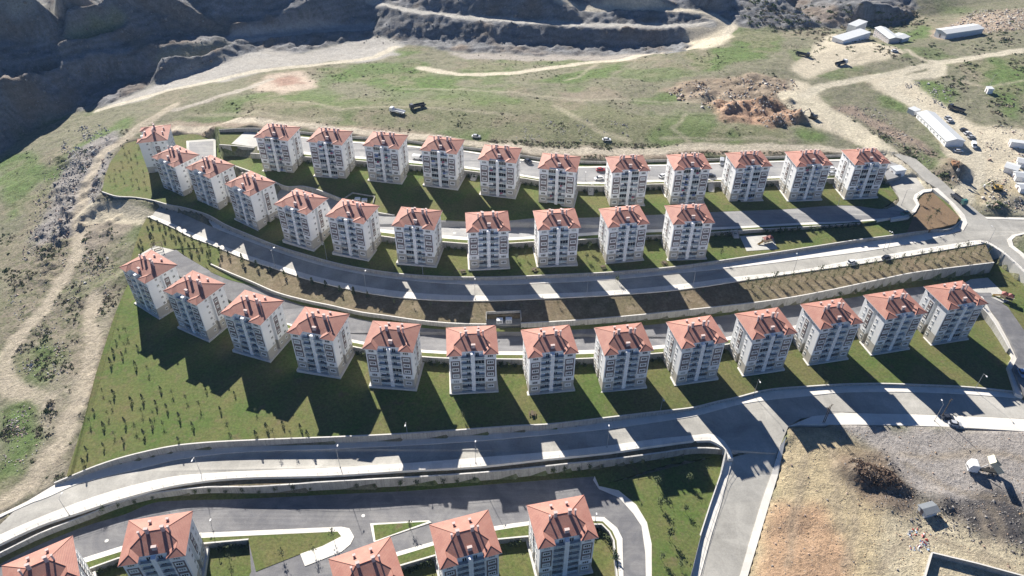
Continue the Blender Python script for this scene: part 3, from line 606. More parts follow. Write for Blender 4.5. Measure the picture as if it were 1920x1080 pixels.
# ground cover by surveyed areas: colour, roughness of the relief
COLR = np.zeros(XX.shape+(3,)); COLR[:] = (.22, .212, .15); AMP = np.full(XX.shape, .35); TRK = np.zeros(XX.shape); VEG = np.full(XX.shape, .5)
# ragged borders: look the areas up at slightly shifted places
def vnoise(s, seed, oct=3):
    r = np.random.RandomState(seed); out = np.zeros(XX.shape); a = 1; tot = 0
    for o in range(oct):
        f = s/(2**o); g = r.rand(int(1900/f)+4, int(1900/f)+4)
        fx = np.clip((XX+900)/f, 0, g.shape[1]-2.001); fy = np.clip((YY+100)/f, 0, g.shape[0]-2.001)
        ix, iy = fx.astype(int), fy.astype(int); tx, ty = fx-ix, fy-iy; tx = tx*tx*(3-2*tx); ty = ty*ty*(3-2*ty)
        out += a*((g[iy, ix]*(1-tx)+g[iy, ix+1]*tx)*(1-ty)+(g[iy+1, ix]*(1-tx)+g[iy+1, ix+1]*tx)*ty); tot += a; a *= .55
    return out/tot-.5
WX = XX+vnoise(9, 1)*11; WY = YY+vnoise(9, 2)*11
def inside(poly, X, Y):
    c = np.zeros(X.shape, bool); n = len(poly)
    xs = [p[0] for p in poly]; ys = [p[1] for p in poly]
    bb = (X > min(xs)) & (X < max(xs)) & (Y > min(ys)) & (Y < max(ys))
    x, y = X[bb], Y[bb]; cc = np.zeros(x.shape, bool)
    for i in range(n):
        (x1, y1), (x2, y2) = poly[i], poly[i-1]
        cc ^= ((y1 > y) != (y2 > y)) & (x < (x2-x1)*(y-y1)/((y2-y1) or 1e-9)+x1)
    c[bb] = cc; return c
def area(uv, col, amp=None, veg=None, warp=1.0, k=1.0, edge=2):
    pl = [(p.x, p.y) for p in (G(u, v, (tin,)) for u, v in uv)]
    mk = inside(pl, XX+(WX-XX)*warp, YY+(WY-YY)*warp).astype(float)
    if edge: mk = blur(mk, 1, edge)
    mk = mk*k
    COLR[:] = COLR*(1-mk[..., None])+np.array(col)*mk[..., None]
    if amp is not None: AMP[:] = AMP*(1-mk)+amp*mk
    if veg is not None: VEG[:] = VEG*(1-mk)+veg*mk
def track(uv, col, wd, amp=.06, veg=.1, k=.9):
    pl = [G(u, v, (tin,)) for u, v in uv]; D = np.full(XX.shape, 1e9)
    for a, b in zip(pl, pl[1:]):
        dx, dy = b.x-a.x, b.y-a.y; L = dx*dx+dy*dy+1e-6
        t = np.clip(((WX*.35+XX*.65-a.x)*dx+(WY*.35+YY*.65-a.y)*dy)/L, 0, 1)
        D = np.minimum(D, np.hypot(WX*.35+XX*.65-a.x-t*dx, WY*.35+YY*.65-a.y-t*dy))
    mk = np.clip((wd/2+.9-D)/1.8, 0, 1)*k
    rut = np.clip(1-abs(abs(D)-wd*.27)/.7, 0, 1)*.12
    c = np.array(col)*(1+rut[..., None])
    COLR[:] = COLR*(1-mk[..., None])+c*mk[..., None]; AMP[:] = AMP*(1-mk)+amp*mk; VEG[:] = VEG*(1-mk)+veg*mk; TRK[:] = np.maximum(TRK, mk)
    return mk
GR = (.105, .185, .045); GR2 = (.13, .155, .06); SAND = (.50, .44, .32); PALE = (.58, .52, .40); ROCK = (.20, .205, .215); GRAVEL = (.36, .34, .31); MUD = (.27, .20, .15)
area([(0, 290), (60, 245), (130, 215), (190, 200), (280, 165), (400, 122), (430, 106), (560, 100), (640, 84), (700, 66), (760, 84), (850, 97), (1280, 97), (1330, 60), (1385, 50), (1500, 58), (1560, 52), (1700, 45), (1720, 0), (1600, -60), (-60, -60), (-60, 300)], ROCK, .95, .0)
for a in ([(110, 72), (165, 66), (245, 34), (200, 36), (130, 50)],): area(a, (.26, .28, .17), .3, .4)
area([(280, 108), (300, 88), (400, 80), (437, 75), (370, 104)], (.32, .31, .24), .3, .3)
area([(0, 22), (60, 14), (104, 0), (60, -20), (0, -20)], (.34, .33, .30), .3, .1)
area([(178, 207), (235, 182), (290, 162), (400, 122), (430, 106), (500, 92), (560, 100), (640, 84), (700, 64), (765, 84), (740, 102), (690, 118), (620, 114), (520, 130), (440, 150), (350, 162), (260, 190)], (.40, .385, .36), .15, .0)
area([(830, 96), (1000, 104), (1250, 99), (1200, 108), (1000, 114), (870, 110)], (.36, .33, .30), .3, .1)
area([(1290, 50), (1365, 35), (1385, 48), (1370, 75), (1320, 95), (1300, 90)], PALE, .15, 0)
for a in ([(600, 132), (690, 122), (790, 118), (800, 135), (870, 155), (860, 165), (760, 168), (700, 158), (620, 150)], [(740, 95), (790, 85), (780, 100), (745, 108)], [(1000, 155), (1060, 140), (1160, 122), (1150, 140), (1080, 158)],
          [(1290, 108), (1380, 80), (1470, 70), (1450, 100), (1380, 120), (1310, 135)], [(1180, 190), (1230, 180), (1330, 150), (1300, 180), (1200, 200)], [(1815, 122), (1920, 98), (1920, 230), (1880, 215), (1840, 170)],
          [(80, 320), (200, 240), (250, 215), (255, 235), (200, 265), (140, 310), (90, 345)], [(0, 295), (60, 285), (90, 330), (40, 400), (0, 420)], [(1490, 240), (1545, 245), (1550, 262), (1500, 262)], [(1640, 175), (1700, 190), (1700, 215), (1650, 200)],
          [(1680, 155), (1760, 150), (1800, 175), (1780, 200), (1720, 185)], [(20, 690), (60, 600), (130, 620), (140, 700), (90, 725), (40, 720)], [(0, 760), (60, 750), (110, 790), (90, 850), (30, 900), (0, 905)], [(1660, 75), (1740, 45), (1760, 60), (1700, 85)]):
    area(a, GR, .25, 1.0, 1.4, .8)
area([(330, 212), (420, 190), (520, 172), (700, 185), (1000, 185), (1300, 225), (1460, 240), (1470, 275), (1100, 270), (900, 262), (700, 240), (470, 222)], (.20, .205, .12), .1, .5, 1.3, .9)
area([(1020, 170), (1160, 170), (1180, 190), (1060, 188)], (.27, .235, .18), .2, .2)
area([(330, 226), (480, 222), (700, 236), (860, 262), (1000, 275), (1350, 282), (1660, 282), (1665, 290), (1340, 292), (1110, 298), (970, 286), (790, 264), (660, 253), (470, 238), (330, 256), (260, 240)], (.36, .29, .225), .2, .1, .7)
area([(1240, 170), (1310, 150), (1400, 140), (1490, 150), (1500, 190), (1440, 215), (1290, 190)], (.33, .265, .20), .9, .1)
area([(1340, 195), (1400, 188), (1500, 205), (1515, 230), (1440, 240), (1350, 225)], (.40, .26, .18), 1.2, .0)
area([(1480, 130), (1500, 108), (1560, 62), (1640, 80), (1680, 90), (1700, 100), (1640, 115), (1560, 132), (1510, 150)], PALE, .06, 0, .5)
area([(1485, 150), (1520, 158), (1560, 205), (1640, 255), (1700, 300), (1680, 300), (1600, 268), (1540, 240), (1500, 215), (1470, 200)], PALE, .1, 0, .5)
area([(1690, 130), (1730, 170), (1830, 235), (1900, 250), (1915, 270), (1880, 300), (1865, 330), (1830, 345), (1805, 350), (1800, 310), (1770, 290), (1745, 230), (1700, 200), (1640, 165), (1620, 150)], PALE, .08, 0, .6)
area([(1560, 205), (1600, 200), (1700, 250), (1760, 290), (1755, 300), (1660, 250)], (.30, .235, .19), .5, .1)
area([(1740, 60), (1830, 25), (1930, 15), (1930, 50), (1850, 62), (1760, 75)], (.40, .32, .25), .7, .05)
area([(1800, 245), (1870, 238), (1990, 250), (1990, 345), (1870, 345), (1805, 310)], PALE, .1, 0, .8)
area([(1840, 350), (1900, 335), (1930, 340), (1930, 378), (1850, 390), (1810, 390)], (.48, .41, .28), .25, .05)
area([(1800, 385), (1930, 370), (1930, 400), (1850, 402)], (.30, .28, .22), .9, .3)
area([(1780, 300), (1800, 300), (1800, 345), (1760, 345), (1745, 320)], (.26, .22, .17), .9, .2)
area([(1455, 860), (1478, 806), (1560, 800), (1600, 830), (1620, 880), (1700, 960), (1720, 1010), (1745, 1040), (1730, 1200), (1380, 1200), (1410, 1020)], (.50, .415, .265), .4, 0)
area([(1440, 950), (1530, 930), (1560, 1000), (1600, 1090), (1580, 1200), (1370, 1200), (1412, 1050)], (.46, .31, .20), .35, .05)
area([(1580, 800), (2000, 806), (2000, 960), (1800, 960), (1720, 930), (1660, 880), (1620, 840)], (.36, .335, .315), .2, 0)
area([(1585, 862), (1650, 850), (1690, 900), (1740, 940), (1880, 925), (1925, 930), (1925, 1040), (1840, 1035), (1760, 1000), (1700, 962), (1640, 960), (1620, 900)], (.085, .08, .082), .9, 0)
area([(1565, 850), (1620, 845), (1690, 880), (1730, 935), (1700, 965), (1640, 960), (1590, 920)], (.22, .17, .125), .6, 0, k=.8)
area([(1580, 868), (1612, 864), (1664, 888), (1690, 915), (1668, 930), (1618, 915), (1588, 896)], (.17, .125, .095), .5, 0)
area([(1640, 975), (1740, 958), (1830, 1012), (1925, 1055), (1925, 1200), (1600, 1200), (1650, 1040)], (.54, .475, .34), .15, .05)
area([(1480, 785), (1585, 783), (1590, 800), (1500, 812), (1470, 820)], (.40, .33, .22), .4, 0)
area([(130, 290), (230, 240), (200, 330), (160, 430), (100, 500), (50, 490), (80, 400)], (.30, .28, .27), .7, .2)
area([(50, 470), (150, 440), (170, 400), (240, 430), (262, 460), (180, 640), (140, 690), (100, 640), (0, 700), (0, 560)], (.26, .23, .175), .5, .7)
area([(170, 400), (250, 412), (245, 440), (150, 480)], (.30, .26, .21), .8, .1)
area([(100, 700), (190, 620), (225, 560), (240, 545), (200, 680), (135, 885), (60, 930), (0, 960), (100, 820)], (.32, .285, .22), .25, .35)
gn = vnoise(34, 77, 3); mk_ = np.clip((gn-.04)/.10, 0, 1)*np.clip((.6-AMP)/.3, 0, 1)*(VEG > .3)*.6
COLR[:] = COLR*(1-mk_[..., None])+np.array(GR)*mk_[..., None]; VEG[:] = np.clip(VEG+mk_*.4, 0, 1)
gn = vnoise(22, 78, 3); mk_ = np.clip((gn-.08)/.08, 0, 1)*np.clip((.6-AMP)/.3, 0, 1)*(VEG > .3)*.5
COLR[:] = COLR*(1-mk_[..., None])+np.array((.30, .25, .19))*mk_[..., None]
for a in [(330, 196), (250, 246), (192, 290), (165, 340), (150, 400), (152, 440), (140, 490), (90, 570), (35, 630), (5, 680), (15, 730), (90, 755)],: track(a, (.47, .41, .32), 6)
track([(165, 395), (230, 402), (290, 408), (345, 428)], (.58, .52, .40), 11)
track([(178, 560), (172, 640), (160, 720), (120, 830), (60, 900), (0, 950)], (.46, .40, .31), 6)
track([(182, 207), (280, 180), (360, 160), (440, 142), (560, 125), (700, 108), (742, 88)], (.58, .53, .43), 6)
track([(790, 128), (860, 140), (960, 138), (1100, 118), (1200, 104), (1300, 90), (1362, 66), (1372, 48), (1340, 30), (1280, 19), (1180, 11), (1050, -4)], (.62, .56, .45), 7)
track([(1335, 44), (1250, 49), (1100, 47), (950, 38.5), (830, 28), (760, 18), (695, -2)], (.50, .48, .44), 7)
track([(440, 72), (560, 60), (690, 52)], (.42, .41, .40), 10)
track([(1480, 180), (1530, 200), (1600, 245), (1660, 285), (1720, 330), (1790, 388)], (.60, .545, .42), 15)
track([(1510, 180), (1540, 163), (1600, 150), (1700, 132), (1760, 118), (1850, 105), (1925, 92)], (.58, .53, .42), 6)
track([(1758, 118), (1757, 138), (1700, 146), (1660, 160), (1700, 188), (1780, 235), (1830, 290), (1822, 340), (1800, 372)], (.58, .53, .42), 9)
track([(330, 240), (470, 226), (700, 250), (900, 272), (1000, 281), (1150, 286), (1300, 277), (1450, 276), (1600, 284), (1690, 302)], (.56, .50, .40), 6)
track([(1700, 94), (1715, 105), (1745, 117)], (.5, .45, .35), 4)
area([(470, 162), (500, 142), (560, 134), (592, 148), (586, 166), (530, 176), (485, 172)], (.52, .43, .35), .3, 0)
area([(505, 152), (540, 144), (570, 148), (565, 158), (520, 162)], (.36, .24, .19), .6, 0)
track([(330, 205), (400, 186), (470, 164), (505, 150)], (.46, .42, .36), 5)
track([(640, 222), (560, 224), (440, 214), (360, 214)], (.34, .31, .23), 4, k=.6)
for pth in ([(560, 190), (640, 205), (740, 200), (860, 205), (960, 215)], [(1120, 120), (1085, 145), (1060, 150)], [(1300, 275), (1260, 240), (1290, 215)], [(1480, 262), (1400, 258), (1330, 262), (1240, 258)], [(1920, 150), (1850, 165), (1800, 150)], [(1620, 100), (1580, 118), (1540, 140)], [(250, 250), (300, 236), (360, 232)]): track(pth, (.38, .34, .26), 2.6, k=.6)
track([(1180, 262), (1120, 245), (1085, 222), (1040, 200)], (.42, .38, .28), 4, k=.6)
track([(1520, 195), (1400, 190), (1250, 192), (1100, 188), (1000, 178), (870, 168), (760, 166)], (.36, .33, .25), 4, k=.5)
for pth in ([(1560, 840), (1570, 880), (1560, 930), (1575, 990)], [(1600, 870), (1590, 920), (1600, 980), (1580, 1060)], [(1510, 850), (1500, 900), (1490, 960), (1480, 1060)], [(1840, 960), (1852, 990), (1848, 1020), (1838, 1035)], [(1862, 955), (1880, 990), (1876, 1030)], [(1700, 870), (1760, 905), (1820, 930), (1900, 940)], [(1690, 850), (1760, 860), (1830, 850), (1910, 860)], [(1640, 1070), (1700, 1020), (1730, 1000), (1790, 1030), (1900, 1070)]):
    for o_ in (-3, 4): track([(a+o_, b) for a, b in pth], (.30, .25, .19), 1.6, k=.45)
RN = vnoise(14, 5, 3); RM = vnoise(5, 6, 3); RS = np.abs(vnoise(7, 8, 3)); core = (XX > -310) & (XX < 310) & (YY < 600)
rel = (RN*1.3+RM*.9+(.5-RS*2)*.5)
ZZ = ZZ+np.where(HIT, 0, rel*AMP*1.6*calm)
ZZ = ZZ+np.where(HIT, 0, (vnoise(2.7, 9, 1)*AMP*1.1)*calm)
rock = np.clip((AMP-.75)/.35, 0, 1)*(YY > 300)                      # quarry faces: gullies and broken ledges
rd = np.abs(vnoise(11, 41, 2))*2; rd2 = np.abs(vnoise(5, 42, 2))*2; rd3 = vnoise(2.7, 43, 1)
ZZ = ZZ+rock*calm*((.5-rd)*2.6+(.5-rd2)*1.5+rd3*1.3)
rk = np.clip((AMP-.75)/.2, 0, 1)*(YY > 300)*(1-np.clip(TRK, 0, 1))
st = 1+.55*vnoise(7, 91, 3)*2*.6+.20*np.sin(ZZ*1.9+vnoise(12, 92, 2)*9)+.25*vnoise(2.4, 93, 1)
COLR[:] = COLR*(1+(np.clip(st, .35, 1.8)-1)*rk)[..., None]
bw = np.clip(vnoise(16, 94, 2)*4, 0, 1)*rk*.6; COLR[:] = COLR*(1-bw[..., None])+np.array((.23, .17, .12))*bw[..., None]
# hummocks of dumped rubble and spoil heaps
def heap(u, v, r, h, el=1.0, rot=0):
    g = G(u, v, (tin,)); dx, dy = XX-g.x, YY-g.y; c, s = math.cos(rot), math.sin(rot)
    a, b = (dx*c+dy*s)/el, -dx*s+dy*c; d = np.hypot(a, b)/r
    ZZ[:] = np.where(HIT, ZZ, ZZ+h*np.clip(1-d, 0, 1)**.8*(1+vnoise(3, 31, 2)*.8)*calm)
for u, v, r, h in [(200, 185+255, 3, 1.5), (1325, 185, 5, 3), (1290, 170, 6, 3), (1370, 205, 5, 3.5), (1435, 195, 6, 3), (1480, 190, 3.5, 2.6), (1495, 222, 6, 4), (1450, 228, 5, 3), (1360, 210, 4, 3), (1790, 318, 8, 3.5), (1870, 395, 7, 3)]: heap(u, v, r, h)
heap(1632, 896, 4.6, 4.2, 2.6, R(-24)); heap(1680, 955, 6, 1.5, 1.5, R(-30)); heap(1760, 935, 5, 1.2); heap(1650, 870, 6, .8, 2)
hr = random.Random(3)
for k in range(110):
    t = hr.random(); heap(70+t*95+hr.uniform(-20, 20), 500-t*150+hr.uniform(-40, 40), hr.uniform(1.4, 2.6), hr.uniform(.7, 1.6))
for k in range(60): heap(hr.uniform(90, 220), hr.uniform(290, 420), hr.uniform(1.5, 3.4), hr.uniform(.6, 1.6))
idx = np.arange(NX*NY).reshape(NY, NX)
quads = np.stack([idx[:-1, :-1], idx[:-1, 1:], idx[1:, 1:], idx[1:, :-1]], -1).reshape(-1, 4)
me = bpy.data.meshes.new('terrain'); co = np.stack([XX, YY, ZZ], -1).reshape(-1, 3)
me.vertices.add(len(co)); me.vertices.foreach_set('co', co.ravel().astype(np.float32))
me.loops.add(quads.size); me.loops.foreach_set('vertex_index', quads.ravel().astype(np.int32))
me.polygons.add(len(quads)); me.polygons.foreach_set('loop_start', np.arange(0, quads.size, 4, dtype=np.int32)); me.polygons.foreach_set('loop_total', np.full(len(quads), 4, np.int32))
me.update(); me.validate()
at = me.color_attributes.new('cover', 'FLOAT_COLOR', 'POINT'); rgba = np.concatenate([COLR, VEG[..., None]], -1).reshape(-1).astype(np.float32); at.data.foreach_set('color', rgba)
me.polygons.foreach_set('use_smooth', [True]*len(quads))
m_, nt, bs = new_mat('open_ground'); co_ = objco(nt)
at_ = nt.nodes.new('ShaderNodeVertexColor'); at_.layer_name = 'cover'
a = nz(nt, .09, 7, .68, co_, .8); b = nz(nt, .9, 7, .75, co_); c = nz(nt, .35, 6, .7, co_, .4); d = nz(nt, 3.5, 4, .8, co_)
base = mix(nt, rng(nt, a, .42, .62, 0, .3), at_.outputs['Color'], mix(nt, .5, at_.outputs['Color'], (.30, .25, .19)))
vegm = nt.nodes.new('ShaderNodeMath'); vegm.operation = 'MULTIPLY'; nt.links.new(rng(nt, c, .46, .60, 0, .85), vegm.inputs[0]); nt.links.new(at_.outputs['Alpha'], vegm.inputs[1])
base = mix(nt, vegm.outputs[0], base, mix(nt, rng(nt, b, .4, .6, 0, 1), (.055, .085, .03), (.13, .15, .06)))
base = mix(nt, 1.0, base, gray(nt, rng(nt, b, .25, .75, .62, 1.32)), 'MULTIPLY')
base = mix(nt, 1.0, base, gray(nt, rng(nt, d, .3, .7, .8, 1.18)), 'MULTIPLY')
sw = nz(nt, .16, 6, .72, co_, 2.6); fine = nz(nt, 2.4, 6, .8, co_, .2)
base = mix(nt, 1.0, base, gray(nt, rng(nt, sw, .3, .7, .78, 1.2)), 'MULTIPLY')
base = mix(nt, 1.0, base, gray(nt, rng(nt, fine, .3, .7, .78, 1.22)), 'MULTIPLY')
vo = nt.nodes.new('ShaderNodeTexVoronoi'); vo.inputs['Scale'].default_value = .55; nt.links.new(co_, vo.inputs['Vector'])
base = mix(nt, rng(nt, vo.outputs['Distance'], .0, .22, .55, 0), base, mix(nt, nz(nt, .8, 2, .5, co_), (.12, .10, .08), (.52, .49, .44)))
hs = nt.nodes.new('ShaderNodeMath'); hs.operation = 'ADD'; nt.links.new(b, hs.inputs[0]); nt.links.new(sw, hs.inputs[1])
nt.links.new(base, bs.inputs['Base Color']); bs.inputs['Roughness'].default_value = .95; bs.inputs['Specular IOR Level'].default_value = .15
bump(nt, bs, hs.outputs[0], .8, .7)
me.materials.append(m_)
tr = bpy.data.objects.new('terrain', me); link(tr); tag(tr, kind='structure')
final = BVHTree.FromPolygons([tuple(p) for p in co[:].tolist()], [tuple(q) for q in quads.tolist()])
def T(u, v):                          # survey against sheets and the finished terrain
    d = ray(u, v).normalized(); h1 = ground.ray_cast(O, d); h2 = final.ray_cast(O, d)
    c = [h for h in (h1, h2) if h[0] is not None]
    return min(c, key=lambda h: h[3])[0] if c else S(u, v, -185)
def drop(x, y):
    c = [h[0].z for h in (ground.ray_cast(Vector((x, y, 300)), dn), final.ray_cast(Vector((x, y, 300)), dn)) if h[0] is not None]
    return max(c) if c else 10

# ---------------------------------------------------------------- apartment blocks
HT = 17.3; FL0, FS = .95, 2.72
def body_mesh():
    mb = MB(); q = [(-7.5, -6.1), (-3.7, -6.1), (-3.7, -4.9), (-.6, -4.9), (-.6, -6.05), (.6, -6.05), (.6, -4.9), (3.7, -4.9), (3.7, -6.1), (7.5, -6.1), (7.5, -1.5), (6.3, -1.5), (6.3, .1), (7.5, .1), (7.5, 6.1), (-7.5, 6.1), (-7.5, .1), (-6.3, .1), (-6.3, -1.5), (-7.5, -1.5)]
    q = q[:3]+q[7:]
    n = len(q); zs = (-2.2, 4.3, HT)
    vs = [(x, y, z) for z in zs for x, y in q]
    for k in (0, 1):
        mb.add(vs, [(k*n+i, k*n+(i+1) % n, (k+1)*n+(i+1) % n, (k+1)*n+i) for i in range(n)], 1 if k == 0 else 0)
    mb.add(vs, [list(range(2*n, 3*n))], 0)
    return mb
RS_ = .36
def roof_mesh():
    mb = MB(); W_, D_ = 8.24, 6.83; yi = -4.93; xi = 3.42; wx = (W_+xi)/2; wr = (W_-xi)/2
    d = (D_-yi)/2; rx = W_-d; ry = D_-d
    E_ = {'a': (-W_, -D_, 0), 'b': (-xi, -D_, 0), 'c': (-xi, yi, 0), 'd': (xi, yi, 0), 'e': (xi, -D_, 0), 'f': (W_, -D_, 0), 'g': (W_, D_, 0), 'h': (-W_, D_, 0),
          'A': (-wx, -D_+wr, wr), 'B': (-wx, yi+wr, wr), 'R': (-rx, ry, d), 'S': (rx, ry, d), 'C': (wx, yi+wr, wr), 'D': (wx, -D_+wr, wr)}
    V = {k: (x, y, HT+z*RS_) for k, (x, y, z) in E_.items()}
    for f in ('aAB'+'R'+'h', 'abA', 'bcBA', 'cdCSRB', 'deDC', 'efD', 'fgSCD', 'ghRS'):
        pts = [V[k] for k in f]
        if f == 'aABRh': pts = [V[k] for k in 'ahRBA'][::-1]; pts = [V[k] for k in 'aABRh']
        mb.add(pts, [list(range(len(pts)))], 0)
    ring = [V[k] for k in 'abcdefgh']; n = 8
    mb.add([p for p in ring]+[(p[0], p[1], p[2]-.22) for p in ring], [(i, n+i, n+(i+1) % n, (i+1) % n) for i in range(n)], 1)
    mb.add([(p[0], p[1], p[2]-.22) for p in ring], [list(range(n))], 1)
    rc = MB()
    for a, b in ('aA', 'bA', 'AB', 'BR', 'RS', 'SC', 'CD', 'De', 'Df', 'Rh', 'Sg'):
        rc.tube(Vector(V[a])+Vector((0, 0, .02)), Vector(V[b])+Vector((0, 0, .02)), .085, n=6)
    return mb, rc
def rz_at(x, y):
    d = min(8.24-abs(x), 6.83-y, y+4.93 if abs(x) < 3.42 else 9); return HT+max(0, d)*RS_
def win(wd, ht, n, mats, sur=.16, dep=.09, bars=.5):
    """a window: white surround and frame, n dark panes; origin at its centre, faces -y"""
    mb = MB(); mb.box(-wd/2-sur, wd/2+sur, -dep, .03, -ht/2-sur, ht/2+sur, 0)
    pw = wd/n
    for i in range(n):
        x0 = -wd/2+i*pw+.07; x1 = x0+pw-.14
        if n == 3 and i == 1: z0, z1 = -ht/2+.06, ht/2-.06
        else: z0, z1 = -ht/2+.12, ht/2-.12
        mb.box(x0, x1, -dep-.012, -dep+.01, z0, z1, 1)
    mb.box(-wd/2-sur-.05, wd/2+sur+.05, -dep-.07, -dep, -ht/2-sur-.06, -ht/2-sur, 0)
    return mb.mesh('window', mats)
WINS = {'f': [win(1.7, 1.0, 3, [M['frame'], M['glass']], .25), win(1.7, 1.0, 3, [M['frame'], M['curtain']], .25)],
        's': [win(.85, .95, 2, [M['frame'], M['glass']], .1), win(.85, .95, 2, [M['frame'], M['curtain']], .1)],
        't': [win(.4, .45, 1, [M['frame'], M['glass']], .06)]}
def balcony(glazed):
    mb = MB(); mb.box(-1.53, 1.53, -1.12, 0, -.16, 0, 0); mb.box(-1.53, 1.53, -1.17, -1.07, .84, .92, 0)
    mb.box(-1.53, 1.53, -1.135, -1.105, 0, .84, 1)
    for x in (-1.5, -.5, .5, 1.46): mb.box(x, x+.05, -1.155, -1.09, 0, 2.5 if glazed else .86, 0)
    if glazed: mb.box(-1.53, 1.53, -1.12, -1.105, .92, 2.5, 2); mb.box(-1.53, 1.53, -1.16, -1.08, 2.44, 2.52, 0)
    return mb.mesh('balcony', [M['frame'], M['balglass'], M['glass']])
BALS = [balcony(0), balcony(1)]
LAUN = []
for k, c in enumerate([(.35, .05, .12), (.10, .15, .40), (.65, .63, .60)]):
    q = MB(); q.box(-.5, .1, -.04, 0, -.3, .5, 0); q.box(.18, .6, -.045, -.005, -.1, .5, 0); LAUN.append(q.mesh('laundry', [simple('laundry_cloth_%s' % 'red blue white'.split()[k], c, .9, 1, 4, .2)]))
def door_mesh():
    mb = MB(); mb.box(-.62, .62, -.07, .02, 0, 2.15, 0)
    for x in (-.5, .08): mb.box(x, x+.42, -.085, -.06, .5, 2.0, 1)
    return mb.mesh('balcony_door', [M['frame'], M['glass']])
DOOR = door_mesh()
def panel(wd, z0, z1):
    mb = MB(); mb.box(-wd/2, wd/2, -.05, .02, z0, z1, 0)
    return mb.mesh('cladding_panel', [M['panel']])
PANF, PANS = panel(2.95, FL0+2*FS+.1, FL0+5*FS-.1), panel(1.9, FL0+2*FS+.1, FL0+5*FS-.1)
def chim(wx, wy, h):
    mb = MB(); mb.box(-wx/2, wx/2, -wy/2, wy/2, -.8, h, 0); mb.box(-wx/2-.1, wx/2+.1, -wy/2-.1, wy/2+.1, h+.28, h+.4, 0)
    for x in (-1, 1):
        for y in (-1, 1): mb.box(x*(wx/2-.07)-.05, x*(wx/2-.07)+.05, y*(wy/2-.07)-.05, y*(wy/2-.07)+.05, h, h+.3, 0)
    mb.box(-wx/2+.1, wx/2-.1, -wy/2+.1, wy/2-.1, h, h+.06, 1)
    return mb.mesh('chimney', [M['chim'], M['black']])
CH = {'s': chim(.6, .5, .55), 't': chim(.85, .6, 1.6), 'p': chim(.4, .4, 1.8), 'w': chim(1.15, .6, .95)}
BODY = body_mesh().mesh('wall', [M['white'], M['beige']]); rm, rc = roof_mesh()
ROOF = rm.mesh('roof', [M['tile'], M['frame']]); RIDGE = rc.mesh('ridge_cap', [M['cap']])
pl_ = MB(); pl_.prism([(-8.1, -6.75), (8.1, -6.75), (8.1, 6.7), (-8.1, 6.7)], -2.3, .12, 0); PLIN = pl_.mesh('footing_slab', [M['coping']])
pip = MB()
for s in (-1, 1): pip.tube((s*3.85, -6.2, .2), (s*3.85, -6.2, HT-.3), .06, n=6)
PIPE = pip.mesh('rain_pipe', [M['frame']])
pil = MB(); pil.box(-.62, .62, -6.12, -4.85, -.2, HT-.28, 0); pil.box(-.07, .07, -6.14, -6.12, .5, HT-.5, 1); PILA = pil.mesh('centre_pier', [M['white'], M['frame']])
def part(mesh, parent, name, loc=(0, 0, 0), rz=0):
    o = bpy.data.objects.new(name, mesh); COL.objects.link(o); o.parent = parent; o.location = loc; o.rotation_euler = (0, 0, rz); return o
def block(x, y, z, yaw, label, seed, glz):
    r = random.Random(seed); b = empty('apartment_block', (x, y, z), yaw, label, 'apartment block', 'six-storey apartment blocks with red hip roofs')
    part(BODY, b, 'wall'); part(PLIN, b, 'footing_slab'); part(PILA, b, 'centre_pier'); part(PIPE, b, 'rain_pipe')
    rf = part(ROOF, b, 'roof'); part(RIDGE, rf, 'ridge_cap')
    for k, cx, cy in (('s', -2.0, 4.3), ('s', 2.4, 4.3), ('t', -1.75, .55), ('t', 2.2, .55), ('p', -3.5, -.1), ('p', 3.7, .35), ('w', .35, -3.7)):
        part(CH[k], rf, 'chimney', (cx, cy, rz_at(cx, cy)))
    for i in range(6):
        fz = FL0+i*FS; wz = fz+1.45
        for s in (-1, 1):
            pf_ = 1 if 2 <= i <= 4 else 0
            part(WINS['f'][r.random() < .22], b, 'window', (s*5.6, -6.1-.05*pf_, wz))
            part(BALS[1 if r.random() < glz else 0], b, 'balcony', (s*2.15, -4.9, fz))
            part(DOOR, b, 'balcony_door', (s*1.45, -4.9, fz+.02))
            if glz > .2 and r.random() < .3: part(LAUN[r.randrange(3)], b, 'laundry', (s*2.15+r.uniform(-.6, .4), -6.1, fz+.45))
            for yy, kk in ((-2.45, 's'), (1.4, 's'), (4.2, 's')):
                part(WINS[kk][r.random() < .2], b, 'window', (s*(7.5+(.05 if yy == 1.4 and pf_ else 0)), yy, wz), s*math.pi/2)
            part(WINS['t'][0], b, 'window', (s*6.3, -.7, wz+.1), s*math.pi/2)
        for xx in (-5.6, -3.0, 0, 3.0, 5.6):
            part(WINS['s'][r.random() < .3], b, 'window', (xx, 6.1, wz+(FS/2 if xx == 0 and i < 5 else 0)), math.pi)
    for s in (-1, 1):
        part(PANF, b, 'cladding_panel', (s*5.6, -6.1, 0)); part(PANS, b, 'cladding_panel', (s*7.5, 1.4, 0), s*math.pi/2)
    en = MB(); en.box(-1.5, 1.5, 6.1, 7.6, 3.0, 3.2, 0)
    return b
